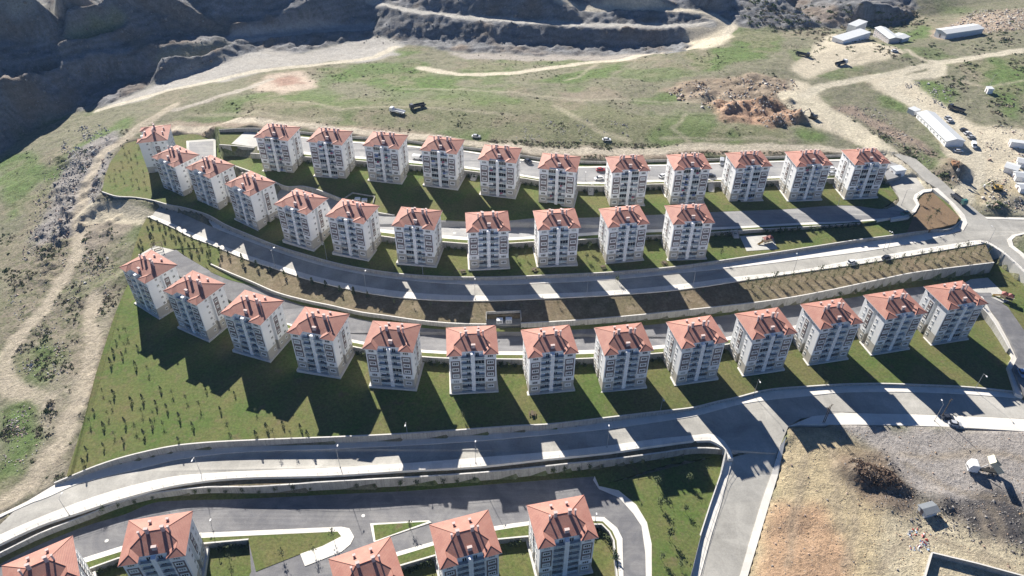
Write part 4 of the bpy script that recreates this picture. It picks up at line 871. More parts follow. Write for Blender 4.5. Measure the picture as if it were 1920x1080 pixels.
BL = [('A1',-106.0,301.3,-173.5,-11.7),('A2',-80.8,294.8,-172.0,-11.7),('A3',-55.6,290.4,-171.5,-11.4),('A4',-30.4,285.7,-171.0,-12.4),('A5',-5.4,279.3,-171.6,-10.7),('A6',19.7,274.3,-172.8,-10.9),('A7',48.6,275.7,-174.0,6.2),('A8',75.3,278.9,-174.7,5.3),('A9',101.9,282.8,-175.6,7.2),('A10',128.7,284.8,-176.0,6.1),('A11',154.8,287.8,-176.6,6.3),
('B1',-168.9,314.4,-181.5,-75.7),('B2',-151.2,293.1,-181.3,-34.1),('B3',-131.5,281.4,-179.8,-33.3),('B4',-109.2,265.0,-178.2,-35.7),('B5',-83.9,248.4,-176.3,-26.7),('B6',-61.9,240.0,-175.2,-18.7),('B7',-36.2,234.1,-174.4,-9.1),('B8',-9.4,231.5,-174.0,4.9),('B9',16.8,234.2,-174.5,6.7),('B10',43.0,238.3,-175.7,10.5),('B11',68.8,240.8,-176.2,5.1),
('C1',-134.5,215.9,-184.2,-35.1),('C2',-112.9,203.0,-183.6,-28.3),('C3',-88.9,191.3,-182.6,-21.2),('C4',-64.1,182.1,-181.6,-13.3),('C5',-38.8,175.6,-181.2,-5.9),('C6',-12.9,174.0,-181.4,5.0),('C7',12.2,174.8,-182.2,9.6),('C8',36.7,177.3,-183.3,9.5),('C9',61.8,181.9,-184.2,12.9),('C10',86.5,187.5,-185.2,12.4),('C11',111.2,193.7,-186.0,12.7),('C12',135.7,199.5,-186.4,13.1),('C13',160.2,205.4,-187.0,12.9),
('D1',-118.5,98.6,-191.0,32.0),('D2',-92.9,108.2,-191.0,11.0),('D3',-36.5,99.7,-191.4,23.4),('D4',-12.0,109.0,-191.8,17.0),('D5',13.8,114.3,-191.6,12.3)]
ORD = ['first', 'second', 'third', 'fourth', 'fifth', 'sixth', 'seventh', 'eighth', 'ninth', 'tenth', 'eleventh', 'twelfth', 'thirteenth']
ROWN = {'A': ('back row by the field', 11, .30), 'B': ('second row from the back', 11, .06), 'C': ('long third row above the big lawn', 13, .03), 'D': ('front row at the bottom edge', 5, .0)}
blocks = {}
for i, (n, x, y, z, yaw) in enumerate(BL):
    k = int(n[1:]); rn, tot, g = ROWN[n[0]]
    lab = 'red-roofed apartment block, %s from the left in the %s' % (ORD[k-1], rn)
    if k == tot: lab = 'red-roofed apartment block, last on the right in the %s' % rn
    blocks[n] = block(x, y, z+CZ, R(yaw), lab, 100+i, g)

# ---------------------------------------------------------------- planting
def leaves(mb, n, fn, sz, m, r):
    for _ in range(n):
        p = fn(r); q = Vector((r.gauss(0, 1), r.gauss(0, 1), r.gauss(0, 1))).normalized().to_track_quat('Z', 'X'); s = sz*r.uniform(.6, 1.3)
        mb.add([p+q @ Vector(v)*s for v in ((-1, -.5, 0), (1, -.6, 0), (.8, .6, .15), (-.7, .5, 0))], [(0, 1, 2, 3)], m)
def plant(kind, seed):
    r = random.Random(seed); tk = MB(); cr = MB()
    if kind == 'conifer':
        tk.tube((0, 0, -.3), (0, 0, 2.4), .06, .02, 5)
        leaves(cr, 110, lambda r: (lambda z: Vector((math.cos(a := r.uniform(0, 6.28)), math.sin(a), 0))*(.15+.62*(1-z/2.9))*r.uniform(.4, 1)+Vector((0, 0, z)))(r.uniform(.35, 2.8)), .16, r.random() < .3, r)
    elif kind == 'sapling':
        tk.tube((0, 0, -.3), (.05, 0, 2.6), .045, .02, 5)
        for k in range(11):
            z = r.uniform(1.0, 2.5); a = r.uniform(0, 6.28); tk.tube((0, 0, z), (math.cos(a)*.6, math.sin(a)*.6, z+r.uniform(.4, .9)), .022, .008, 4)
        leaves(cr, 60, lambda r: Vector((r.gauss(0, .33), r.gauss(0, .33), r.uniform(1.0, 3.1))), .14, 1, r)
    elif kind == 'young':
        tk.tube((0, 0, -.3), (0, 0, 1.8), .05, .03, 5)
        leaves(cr, 110, lambda r: Vector((r.gauss(0, .38), r.gauss(0, .38), 2.2+r.gauss(0, .5))), .16, r.random() < .5, r)
    else:
        tk.tube((0, 0, -.3), (0, 0, .4), .04, .03, 4)
        leaves(cr, 70, lambda r: Vector((r.gauss(0, .28), r.gauss(0, .28), abs(r.gauss(.5, .3)))), .15, r.random() < .3, r)
    return tk.mesh('trunk', [M['bark']]), cr.mesh('crown', [M['leaf'], M['leaf2']])
ONES = ORD+['fourteenth', 'fifteenth', 'sixteenth', 'seventeenth', 'eighteenth', 'nineteenth', 'twentieth']
def nth(i):
    if i < 20: return ONES[i]
    t = ['twenty', 'thirty', 'forty', 'fifty'][(i+1)//10-2]; return (t+'-'+ONES[(i+1) % 10-1]) if (i+1) % 10 else t[:-1]+'ieth'
PL = {k: [plant(k, 50+i) for i in range(3)] for k in ('conifer', 'sapling', 'young', 'shrub')}
NAMES = {'conifer': 'conifer_sapling', 'sapling': 'bare_sapling', 'young': 'young_tree', 'shrub': 'hedge_shrub'}
def setplant(kind, p, label, group, s=1.0, seedr=random.Random(5)):
    o = empty(NAMES[kind], p, seedr.uniform(0, 6.28), label, 'shrub' if kind == 'shrub' else 'young tree', group)
    s *= seedr.uniform(.75, 1.25); o.scale = (s, s, s*seedr.uniform(.85, 1.15))
    tkm, crm = PL[kind][seedr.randrange(3)]
    part(tkm, o, 'trunk'); part(crm, o, 'crown'); return o
def z3(ox, oy, l): return [(ox+a/3, oy+b/3) for a, b in l]
lawn_sap = z3(0, 720, [(805, 90), (880, 120), (940, 140), (970, 60), (905, 35), (1050, 90), (1125, 130), (1010, 190), (705, 220), (765, 255), (810, 285), (645, 290), (695, 325), (585, 355), (800, 165), (865, 175), (855, 225), (920, 235), (1005, 320), (1085, 240), (510, 220), (580, 50), (640, 60), (630, 120), (585, 240), (490, 380), (475, 450), (1240, 150), (1285, 250), (1440, 160), (1590, 230), (1690, 250), (1500, 250), (1540, 290), (1440, 290), (1635, 290), (1730, 290), (1320, 60), (1160, 40), (610, 180), (530, 160), (740, 100)]) \
    + z3(0, 360, [(775, 880), (835, 1010), (715, 800), (670, 790), (655, 850), (705, 870), (640, 905), (690, 925), (625, 965), (765, 980)])
cnt = {}
for i, (u, v) in enumerate(sorted(lawn_sap)):
    k = 'conifer' if i % 5 in (0, 1, 3) else 'sapling'
    c_ = cnt[k] = cnt.get(k, -1)+1
    setplant(k, T(u, v), '%s, %s from the left on the big third-row lawn' % ('small dark conifer' if k == 'conifer' else 'thin bare sapling', nth(c_)), 'saplings on the big lawn (%s)' % k, .85)
for i, (u, v) in enumerate(sorted(z3(0, 360, [(855, 180), (895, 190), (930, 215), (960, 230), (1000, 240), (1035, 255), (860, 270), (925, 270), (985, 270), (1020, 300), (1070, 330), (1085, 280), (1130, 305), (1175, 320), (1115, 350), (1175, 375), (1240, 350), (1235, 400), (800, 300), (840, 230), (790, 330)]))):
    setplant('conifer', T(u, v), 'dark young conifer, %s from the left on the grassy corner by the third-row plaza' % nth(i), 'conifers on the grassy corner', 1.1)
for i, (u, v) in enumerate(sorted(z3(0, 0, [(650, 970), (690, 930), (720, 900), (745, 960), (780, 820), (650, 1030), (700, 1020), (745, 1030), (780, 1040), (820, 1050), (735, 880), (700, 850), (770, 900), (810, 980), (620, 1010), (680, 980)]))):
    setplant('sapling', T(u, v), 'thin sapling, %s from the left on the western lawn beside the end block' % nth(i), 'saplings on the western lawn', .9)
for i, u in enumerate(range(430, 715, 26)):
    setplant('conifer', T(u, float(pch(E2c, np.array([u]))[0])+9), 'slim conifer, %s from the left on the left part of the planted slope' % nth(i), 'conifers on the left slope', 1.35)
for i, u in enumerate(range(1400, 1850, 17)):
    v = float(pch(E2c, np.array([u]))[0])
    setplant('sapling', T(u, v+11), 'thin sapling, %s from the left in the upper line on the right planted slope' % nth(i), 'upper slope saplings', 1.45)
    setplant('sapling', T(u+9, v+20), 'short sapling, %s from the left in the lower line on the right planted slope' % nth(i), 'lower slope saplings', 1.1)
for i, u in enumerate(range(740, 1390, 34)):
    v = float(pch(E2c, np.array([u]))[0]); setplant('sapling', T(u, v+14), 'thin sapling, %s from the left on the shaded middle of the planted slope' % nth(i), 'middle slope saplings', .8)
w2s = [(197, 955), (225, 947), (255, 940), (288, 932), (368, 921), (395, 920), (425, 920), (456, 919), (487, 921), (518, 916), (552, 915), (583, 914), (670, 911), (703, 909), (752, 906), (782, 904), (810, 904), (832, 904), (858, 903), (890, 898), (1037, 884), (1058, 880), (1085, 879), (1105, 877), (1128, 873), (1155, 872), (1183, 868), (1205, 867), (1260, 861)]
for i, (u, v) in enumerate(w2s): setplant('young', T(u, v+7), 'round young tree, %s from the left below the lowest road wall' % nth(i), 'young trees below the lowest road wall', .85)
for i, (u, v) in enumerate(z3(1280, 360, [(725, 580), (880, 565), (970, 550), (1035, 540), (1095, 528), (1155, 522), (1215, 510), (1285, 508), (1350, 500), (1415, 487), (1495, 480), (1565, 470), (1625, 465), (1680, 460), (1735, 450)])):
    setplant('young', T(u, v+9), 'dark young tree, %s from the left below the tall wall behind the third row' % nth(i), 'young trees below the planted slope wall', .75)
sc_ = {}
for u, v, l in [(1157, 530, 1), (968, 487, 1), (985, 484, 0), (1010, 505, 0), (1100, 488, 1), (1105, 470, 1), (1352, 480, 0), (1545, 745-20, 0), (1705, 413, 1), (1720, 366+12, 1), (1737, 382, 2), (1753, 408, 2), (1738, 420, 2), (1575, 668, 0), (868, 786, 0), (1232, 913, 3), (1285, 960, 3), (1255, 1010, 3), (1237, 950, 3), (1290, 905, 3), (1320, 890, 3), (1240, 1050, 3), (1275, 1065, 3), (590, 1038, 4), (625, 1010, 4), (770, 993, 5), (430, 1050, 4), (530, 1045, 4)]:
    sc_[l] = sc_.get(l, -1)+1
    setplant('young' if l in (3, 1) else 'sapling', T(u, v), '%s one, a ' % nth(sc_[l])+['lone thin tree on a shaded lawn between two blocks', 'leafy young tree on the lawn of the second row', 'small tree with a long shadow on the brown verge by the junction', 'young tree on the green corner lawn beside the side street', 'small tree on the rounded lawn island of the front estate', 'small tree on the triangular island of the front estate road'][l], 'planting spot %d' % l, 1.9 if l == 2 else 1.3)
def inblock(p, rows):
    for n, x, y, z, yaw in BL:
        if n[0] in rows:
            c, s = math.cos(-R(yaw)), math.sin(-R(yaw)); dx, dy = p.x-x, p.y-y
            if abs(dx*c-dy*s) < 8.6 and abs(dx*s+dy*c) < 11.5: return True
    return False
def hedge(L, row, where, off=1.0, step=1.7):
    n = int(sum((b-a).length for a, b in zip(L, L[1:]))/step); Q = resample(L, n); r = random.Random(n); c_ = -1
    for i, p in enumerate(Q):
        if inblock(p, row) or r.random() < .12: continue
        c_ += 1
        z = drop(p.x, p.y-off); setplant('shrub', (p.x, p.y-off, z), 'dark hedge shrub, %s from the left at the wall behind the %s' % (nth(c_), where), 'hedge shrubs behind the %s' % where, 1.5)
hedge(L8[4:], 'A', 'back row', step=2.6); hedge(L6[20:], 'B', 'second row', step=2.8); hedge(L4[4:], 'C', 'third row', step=2.4); hedge(wd1, 'D', 'right front-row blocks', step=1.9); hedge(wd2, 'D', 'left front-row blocks', step=1.9)

# ---------------------------------------------------------------- street lamps, railings, poles
def lamp_meshes(h, arm):
    a, b, c, d = MB(), MB(), MB(), MB()
    d.box(-.2, .2, -.2, .2, -.3, .12, 0); a.tube((0, 0, 0), (0, 0, h), .09, .05, 8); b.tube((0, 0, h-.05), (0, -arm, h+.35), .04, .035, 6); c.box(-.17, .17, -arm-.65, -arm+.05, h+.28, h+.42, 0)
    return [('pole', a.mesh('pole', M['metal'])), ('arm', b.mesh('arm', M['metal'])), ('lamp_head', c.mesh('lamp_head', M['frame'])), ('base', d.mesh('base', M['conc']))]
LM = {0: lamp_meshes(8, 1.3), 1: lamp_meshes(4.2, .3)}
def lamp(u, v, where, yaw, small=0):
    p = T(u, v); o = empty('street_lamp', p, yaw, 'grey street lamp standing %s' % where, 'street lamp', 'street lamps')
    for n, mm in LM[small]: part(mm, o, n)
for u, v, wh, yw, sm in [(516, 500, 'farthest left on the upper through road', 2.6, 0), (687, 545, 'on the upper through road below the sixth block', 2.9, 0), (613, 486, 'on the lawn before the fifth second-row block', 0, 0), (793, 514, 'on the lawn before the seventh second-row block', 0, 0), (891, 561, 'on the upper through road pavement above the bin niche', 3.1, 0), (1100, 556, 'on the upper through road pavement below the ninth and tenth blocks', 3.1, 0), (1298, 541, 'on the upper through road pavement below the last block', 3.2, 0), (1487, 512, 'beside the long sunlit stretch of the upper through road', 3.2, 0), (1656, 469, 'as left one of a pair on the upper through road', 2.2, 0), (1664, 467, 'as right one of a pair on the upper through road', 4.2, 0), (1852, 458, 'at the corner of the main junction on the right', 3.9, 0), (1690, 385, 'at the bend of the road below the last back-row block', 1.6, 0), (1571, 385, 'at the edge of the lawn below the tenth back-row block', 3.1, 0),
    (377, 888, 'on the lowest through road, left sunlit stretch', 0, 0), (638, 876, 'on the lowest through road below the fourth third-row block', 3.1, 0), (765, 823, 'on the shaded pavement above the lowest through road', 0, 0), (892, 868, 'on the lowest through road below the sixth third-row block', 3.1, 0), (1138, 838, 'on the lowest through road below the eighth third-row block', 3.1, 0), (1237, 776, 'at the lawn edge above the mouth of the side street', 0, 0), (1413, 742, 'on the wall line right of the side street mouth', 0, 0), (1752, 789, 'beside the dirt lot at the far right of the lowest road', 3.1, 0), (1827, 731, 'in the corner of the third-row lawn near the parked car', 0, 0), (130, 966, 'on the pavement at the far left of the lowest through road', 3.0, 0),
    (1116, 977, 'by the curved pavement behind the last front-row block', 0, 1), (975, 320, 'on the back row road beside the red car', 0, 1), (1217, 330, 'on the back row road between the seventh and eighth blocks', 0, 1), (1097, 338, 'on the back row road between the sixth and seventh blocks', 0, 1), (400, 995, 'on the front estate pavement right of the second block', 3, 1)]:
    lamp(u, v, wh, yw, sm)
for u, v, wh in [(200, 1014, 'left of the second front block'), (681, 967, 'above the triangular island'), (852, 437, 'right of the seventh second-row block'), (1010, 972, 'behind the last front block'), (440, 573+15, 'between the second and third third-row blocks')]:
    q = MB(); q.tube((0, 0, 0), (0, 0, .03), .55, n=16); q.tube((0, 0, .03), (0, 0, .045), .38, n=16, m=1); tag(q.build('manhole_cover', [M['coping'], M['metal']], loc=T(u, v)+Vector((0, 0, .01))), 'round pale manhole cover on the estate road '+wh, 'manhole cover')
def wood_pole(u, v, lab, h=9):
    p = T(u, v); o = empty('utility_pole', p, .5, lab, 'utility pole', 'wooden utility poles'); a = MB(); a.tube((0, 0, -.3), (0, 0, h), .14, .09, 7); a.build('pole', M['bark'], o)
    b = MB(); b.box(-.9, .9, -.06, .06, h-.8, h-.68, 0); b.build('crossarm', M['bark'], o)
wood_pole(1541, 797, 'leaning pair of wooden poles beside the dirt lot by the lowest road'); wood_pole(1546, 792, 'second wooden pole just right of the first by the dirt lot'); wood_pole(1765, 782, 'wooden pole with crossarm beside the far right street lamp')
def railing(L, label, h=1.0, step=3.0):
    n = max(2, int(sum((b-a).length for a, b in zip(L, L[1:]))/step)); Q = resample(L, n)
    o = empty('guard_railing', Q[0], 0, label, 'railing'); a, b = MB(), MB(); z0 = Q[0]
    for p, q in zip(Q, Q[1:]):
        for hh in (h, h*.5): b.tube(p-z0+Vector((0, 0, hh)), q-z0+Vector((0, 0, hh)), .03, n=4, cap=False)
    for p in Q: a.tube(p-z0-Vector((0, 0, .1)), p-z0+Vector((0, 0, h)), .045, n=5)
    b.build('rail', M['metal'], o); pp = a.build('post', M['metal'], o); pp['kind'] = 'stuff'
railing([p+Vector((0, .25, .13)) for p in Lc], 'thin grey railing along the outer edge of the lowest through road')
railing([p+Vector((0, .25, .38)) for p in line(E2c, lambda x: itp(RD2, x)-.25)], 'thin grey railing along the outer edge of the upper through road')
railing([p+Vector((0, 0, .9)) for p in LWR], 'thin grey railing on top of the high wall at the right junction')
railing([p+Vector((0, 0, .15)) for p in mid8], 'thin railing between pavement and verge along the back row')
railing([p+Vector((0, -.1, 1.0)) for p in stLo], 'dark metal fence on the low wall along the side street', 1.2)

# ---------------------------------------------------------------- vehicles
PAINT = {k: simple('%s_car_paint' % k, c, .3, 1, 4, .04, spec=.6) for k, c in {'white': (.75, .76, .77), 'silver': (.45, .47, .50), 'red': (.28, .03, .03), 'dark': (.04, .045, .06), 'blue': (.25, .36, .55), 'green': (.05, .16, .14), 'yellow': (.42, .29, .09), 'orange': (.36, .20, .11)}.items()}
def wheel(parent, x, y, r, wd=.22):
    a = MB(); a.tube((-wd/2, 0, 0), (wd/2, 0, 0), r, n=12, m=0); o = a.build('wheel', M['black'], parent, loc=(x, y, r)); b = MB(); b.tube((-wd/2-.012, 0, 0), (wd/2+.012, 0, 0), r*.55, n=10); b.build('rim', M['metal'], o)
def bodyshape(prof, w_, inset=.0):
    mb = MB(); n = len(prof); k = [(-w_/2, 1), (-w_/2+.12, 1), (w_/2-.12, 1), (w_/2, 1)]
    zc = sum(z for y, z in prof)/n
    rings = []
    for x, s in ((-w_/2, .93), (-w_/2+.13, 1.0), (w_/2-.13, 1.0), (w_/2, .93)):
        rings.append([(x, y*s, zc+(z-zc)*(s if z > zc else 1)) for y, z in prof])
    vs = [p for r_ in rings for p in r_]
    fs = [(a*n+i, (a+1)*n+i, (a+1)*n+(i+1) % n, a*n+(i+1) % n) for a in range(3) for i in range(n)]
    fs += [list(range(n)), list(range(3*n, 4*n))[::-1]]
    mb.add(vs, fs); return mb
def orient(u, v, u2, v2):
    a, b = T(u, v), T(u2, v2); d = b-a; return (a+b)/2, math.atan2(-d.x, d.y)
def car(u, v, u2, v2, paint, label, kind='car'):
    p, yaw = orient(u, v, u2, v2); o = empty('van' if kind == 'van' else 'parked_car', p+Vector((0, 0, .02)), yaw, label, 'van' if kind == 'van' else 'car', 'parked cars')
    L = 2.1 if kind == 'car' else 2.5
    if kind == 'car':
        pr = [(-L, .35), (-L, .8), (-L+.5, .92), (L-1.0, .9), (L-.1, .72), (L, .4), (L-.1, .25), (-L+.1, .25)]; cb = [(-L+.35, .88), (-L+.75, 1.4), (.35, 1.43), (1.15, .88)]
    else:
        pr = [(-L, .35), (-L, 1.95), (-L+.2, 2.05), (L-1.2, 2.05), (L-.55, 1.3), (L, .95), (L, .35)]; cb = [(L-1.3, 1.25), (L-1.25, 1.98), (L-1.0, 1.98), (L-.52, 1.25)]
    bm_ = bodyshape(pr, 1.78); bm_.build('body', PAINT[paint], o)
    g = bodyshape(cb, 1.62 if kind == 'car' else 1.82); g.build('window', M['glass'], o)
    if kind == 'car':
        rf = MB(); rf.box(-.7, .7, -L+.8, .3, 1.40, 1.46); rf.build('roof', PAINT[paint], o)
    for x in (-.8, .8):
        for y in (-1.3, 1.3): wheel(o, x, y, .32)
    return o
for a in [(983, 300, 997, 308, 'dark', 'dark red-black car parked on the back row road'), (1117, 320, 1135, 320, 'red', 'bright red car parked on the back row road'), (1131, 335, 1114, 337, 'white', 'white car parked just below the red car'), (1236, 334, 1249, 329, 'white', 'white car beside the eighth back-row block'), (1326, 331, 1340, 332, 'dark', 'dark car right of the eighth back-row block'), (1552, 319, 1568, 319, 'white', 'white car between the two last back-row blocks, upper one'), (1552, 327, 1568, 327, 'silver', 'silver car between the two last back-row blocks, lower one'),
    (886, 257, 900, 258, 'silver', 'silver car alone on the dirt track behind the back row'), (1131, 263, 1144, 264, 'white', 'white car half hidden by junk in the open field'), (1671, 97, 1683, 97, 'white', 'white pickup-sized car by the two-storey prefab'), (1770, 224, 1783, 221, 'silver', 'silver car nearest the long site building, upper'), (1775, 230, 1787, 227, 'white', 'white car nearest the long site building, lower'), (1800, 246, 1813, 244, 'dark', 'dark car in the site yard'), (1807, 253, 1820, 250, 'white', 'white car in the middle of the site yard row'), (1814, 260, 1827, 257, 'silver', 'silver car at the lower end of the site yard row'), (1788, 284, 1805, 285, 'white', 'white car at the gable end of the long site building'),
    (1782, 795, 1797, 798, 'silver', 'silver car parked on the dirt below the lowest road'), (1768, 784, 1783, 785, 'dark', 'dark car on the pavement edge by the dirt lot'), (1909, 690, 1921, 713, 'blue', 'pale blue car parked at the right edge of the picture'), (1703, 400, 1690, 403, 'green', 'dark green car at the bend below the last back-row block'), (1590, 495, 1603, 491, 'white', 'white car on the pavement of the upper through road'), (1655, 487, 1667, 482, 'dark', 'dark car on the pavement of the upper through road')]:
    car(*a)
car(775, 297, 792, 299, 'white', 'white van on the back row road behind the fourth block', 'van'); car(1353, 300, 1353, 312, 'silver', 'grey van behind the eighth back-row block', 'van'); car(1824, 270, 1826, 279, 'white', 'white van alone at the end of the site yard', 'van')
def tipper():
    p, yaw = orient(1848, 884, 1826, 880); o = empty('tipper_truck', T(1840, 884), yaw, 'white tipper truck with its load bed raised on the dirt lot', 'truck'); o.scale = (1.2, 1.2, 1.2)
    c = bodyshape([(1.6, .6), (1.6, 2.9), (1.9, 3.05), (3.3, 3.05), (3.75, 2.0), (3.8, .6)], 2.5); c.build('cab', PAINT['white'], o)
    g = MB(); g.box(-1.05, 1.05, 3.55, 3.60, 2.05, 2.75, 0, Matrix.Translation((0, 1.4, .55)) @ Matrix.Rotation(R(-22), 4, 'X') @ Matrix.Translation((0, -1.35, .0))); g.build('windscreen', M['glass'], o)
    f = MB(); f.box(-.5, .5, -3.6, 3.3, .7, 1.0); f.build('chassis', M['black'], o)
    b = MB(); Tm = Matrix.Translation((0, -3.3, 1.2)) @ Matrix.Rotation(R(46), 4, 'X')
    b.box(-1.25, 1.25, 0, 4.8, 0, .12, 0, Tm); b.box(-1.25, -1.13, 0, 4.8, .12, 1.5, 0, Tm); b.box(1.13, 1.25, 0, 4.8, .12, 1.5, 0, Tm); b.box(-1.13, 1.13, 4.68, 4.8, .12, 1.7, 0, Tm)
    b.build('load_bed', simple('worn_cream_paint', (.55, .54, .42), .6, 1, 3, .2), o)
    r = MB(); r.tube((0, .9, 1.0), (0, -.6, 3.0), .12); r.build('hydraulic_ram', M['metal'], o)
    for x in (-1.0, 1.0):
        for y in (-2.9, -1.7, 2.5): wheel(o, x, y, .5, .32)
tipper()
def excavator(u, v, yaw, paint, label):
    o = empty('excavator', T(u, v), yaw, label, 'excavator', 'excavators')
    t = MB()
    for x in (-1.1, 1.1): t.prism([(-1.8, .1), (1.8, .1), (2.1, .5), (1.8, .85), (-1.8, .85), (-2.1, .5)], -.28, .28, 0, T=Matrix.Translation((x, 0, 0)) @ Matrix(((0, 0, 1, 0), (1, 0, 0, 0), (0, 1, 0, 0), (0, 0, 0, 1))))
    t.build('track', M['black'], o)
    b = MB(); b.box(-1.25, 1.25, -1.9, 1.2, .95, 1.9); b.box(-.2, 1.2, -1.9, -.9, 1.9, 2.2); b.build('body', PAINT[paint], o)
    c = MB(); c.box(-1.2, -.2, .1, 1.35, 1.9, 2.95); c.build('cab', M['glass'], o); c = MB(); c.box(-1.24, -.16, .05, 1.4, 2.95, 3.05); c.build('cab_roof', PAINT[paint], o)
    m2 = MB(); m2.tube((.3, 1.0, 1.7), (.3, 3.2, 4.3), .26, .22); m2.build('boom', PAINT[paint], o); m2 = MB(); m2.tube((.3, 3.1, 4.4), (.3, 5.4, 2.0), .2, .15); m2.build('stick', PAINT[paint], o)
    k = MB(); k.prism([(5.0, .6), (5.9, .7), (5.8, 1.8), (5.2, 2.1)], -.5, .5, 0, T=Matrix.Translation((.3, 0, 0)) @ Matrix(((0, 0, 1, 0), (1, 0, 0, 0), (0, 1, 0, 0), (0, 0, 0, 1)))); k.build('bucket', M['metal'], o)
excavator(1789, 312, 3.0, 'orange', 'orange excavator on a spoil heap beside the main dirt road'); excavator(1868, 356, 1.4, 'yellow', 'yellow excavator on the sandy yard at the right edge')
excavator(1524, 222, .8, 'dark', 'dark excavator by the big spoil heap beside the dirt road')
def lorry(u, v, u2, v2, label, paint='dark', bed='dark'):
    p, yaw = orient(u, v, u2, v2); o = empty('flatbed_truck', p, yaw, label, 'truck', 'site trucks')
    c = bodyshape([(2.4, .6), (2.4, 2.7), (3.8, 2.7), (4.2, 1.8), (4.2, .6)], 2.3); c.build('cab', PAINT[paint], o)
    b = MB(); b.box(-1.2, 1.2, -4.2, 2.2, 1.0, 1.2); b.box(-1.2, -1.1, -4.2, 2.2, 1.2, 1.9); b.box(1.1, 1.2, -4.2, 2.2, 1.2, 1.9); b.box(-1.1, 1.1, 2.1, 2.2, 1.2, 2.1); b.build('load_bed', PAINT[bed], o)
    for x in (-1, 1):
        for y in (-3.2, -2.1, 3.1): wheel(o, x, y, .48, .3)
lorry(1808, 212, 1776, 203, 'dark flatbed truck above the site yard beside rubble'); lorry(1497, 104, 1511, 106, 'dark truck on the pale yard below the white quarry buildings'); lorry(1570, 123, 1583, 120, 'white and dark truck at the lower edge of the pale yard', 'white')
lorry(750, 213, 740, 211, 'pale trailer truck in the open field, left one of two', 'white', 'white'); lorry(792, 200, 774, 204, 'dark long truck in the open field beside the pale one', 'dark')
lorry(1790, 371, 1803, 383, 'small dark tractor and trailer on the main road by the junction', 'green', 'dark')

# ---------------------------------------------------------------- sheds, site buildings, enclosures
def frameAB(A, B, C):
    """base corner A->B long side, C gives depth from B; returns a matrix with x along AB, y towards the back, and size"""
    x = (B-A); x.z = 0; L = x.length; x.normalize(); y = Vector((-x.y, x.x, 0)); W_ = (C-B).dot(y)
    if W_ < 0: W_ = -W_; y = -y
    return x, y, L, W_
def shed(u, A, B, C, hw, hr, label, cat='building', name='site_building', wall_m=None, roof_m=None, nwin=0, rows=1, W_=None, flip=False):
    A, B, C = T(*A), T(*B), T(*C); x, y, L, wd = frameAB(A, B, C); wd = W_ or wd
    yaw = math.atan2(x.y, x.x); back = (y.dot(Vector((-x.y, x.x, 0))) > 0)
    if not back: A = B; yaw += math.pi
    z = min(A.z, B.z)
    o = empty(name, (A.x, A.y, z), yaw, label, cat); s = 1
    w_ = MB(); w_.prism([(0, 0), (L, 0), (L, wd), (0, wd)], -1.5, hw, 0)
    if hr: w_.add([(0, 0, hw), (0, wd, hw), (0, wd/2, hw+hr), (L, 0, hw), (L, wd, hw), (L, wd/2, hw+hr)], [(0, 1, 2), (3, 5, 4)], 0)
    w_.build('wall', wall_m or M['white'], o)
    r_ = MB(); e = .4
    if hr:
        k = e*hr/(wd/2)
        pr = [(-e, hw-k), (wd/2, hw+hr), (wd+e, hw-k), (wd+e, hw-k+.15), (wd/2, hw+hr+.15), (-e, hw-k+.15)]
        vs = [(xx, a, b) for xx in (-e, L+e) for a, b in pr]
        r_.add(vs, [(i, 6+i, 6+(i+1) % 6, (i+1) % 6) for i in range(6)]+[list(range(6))[::-1], list(range(6, 12))])
    else:
        r_.box(-.2, L+.2, -.2, wd+.2, hw+.002, hw+.2); 
    r_.build('roof', roof_m or simple('pale_sheet_roof', (.60, .62, .63), .5, .5, 3, .08), o)
    for q in range(rows):
        for i in range(nwin):
            part(WINS['s'][0], o, 'window', ((i+.5)*L/nwin, 0, 1.6+q*2.7))
            if rows > 1 or True: part(WINS['s'][0], o, 'window', (L-(i+.5)*L/nwin, wd, 1.6+q*2.7), math.pi)
    d_ = MB(); d_.box(-.02-.06, .0, wd/2-.5, wd/2+.5, 0, 2.1); d_.build('door', M['panel'], o)
    return o
metalw = simple('pale_metal_wall', (.62, .64, .66), .6, .6, 3, .06)
shed(0, (1717, 220), (1771, 275), (1806, 271), 3.0, 1.2, 'long white prefabricated site building with a pale ridged roof', nwin=9, W_=9)
shed(0, (1700, 211), (1712, 217), (1716, 210), 2.4, 0, 'small white annex at the upper end of the long site building', wall_m=metalw)
shed(0, (1636, 68), (1665, 82), (1681, 75), 5.6, .9, 'two-storey prefabricated office block on the quarry yard', wall_m=simple('grey_pink_panels', (.55, .50, .49), .7, .5, 3, .1), nwin=7, rows=2, W_=7)
shed(0, (1690, 80), (1703, 77), (1686, 70), 2.8, .5, 'low shed right of the two-storey office', wall_m=metalw, W_=8)
shed(0, (1579, 83), (1629, 73), (1622, 62), 4.2, 0, 'long flat white building on the quarry yard', nwin=4, W_=8)
shed(0, (1602, 63), (1621, 59), (1618, 54), 6.5, 0, 'white block rising behind the long flat white building', W_=6)
shed(0, (1771, 74), (1841, 63), (1836, 55), 3.6, .8, 'long pale barn beside the rubble hill at the upper right', wall_m=metalw, W_=9)
shed(0, (1850, 176), (1860, 176), (1860, 170), 2.8, 0, 'small white cabin on the green slope at the right', name='cabin', cat='cabin', W_=3.2)
shed(0, (1892, 276), (1924, 280), (1924, 268), 2.8, 0, 'white container office at the right edge of the site', name='container_office', cat='container', W_=3)
shed(0, (1880, 322), (1903, 329), (1905, 315), 2.6, .6, 'grey flat shed in the right edge clutter', name='shed', cat='shed', W_=6)
shed(0, (1905, 312), (1930, 318), (1930, 305), 2.6, .8, 'pale shed at the right edge above the grey one', name='shed', cat='shed', W_=5)
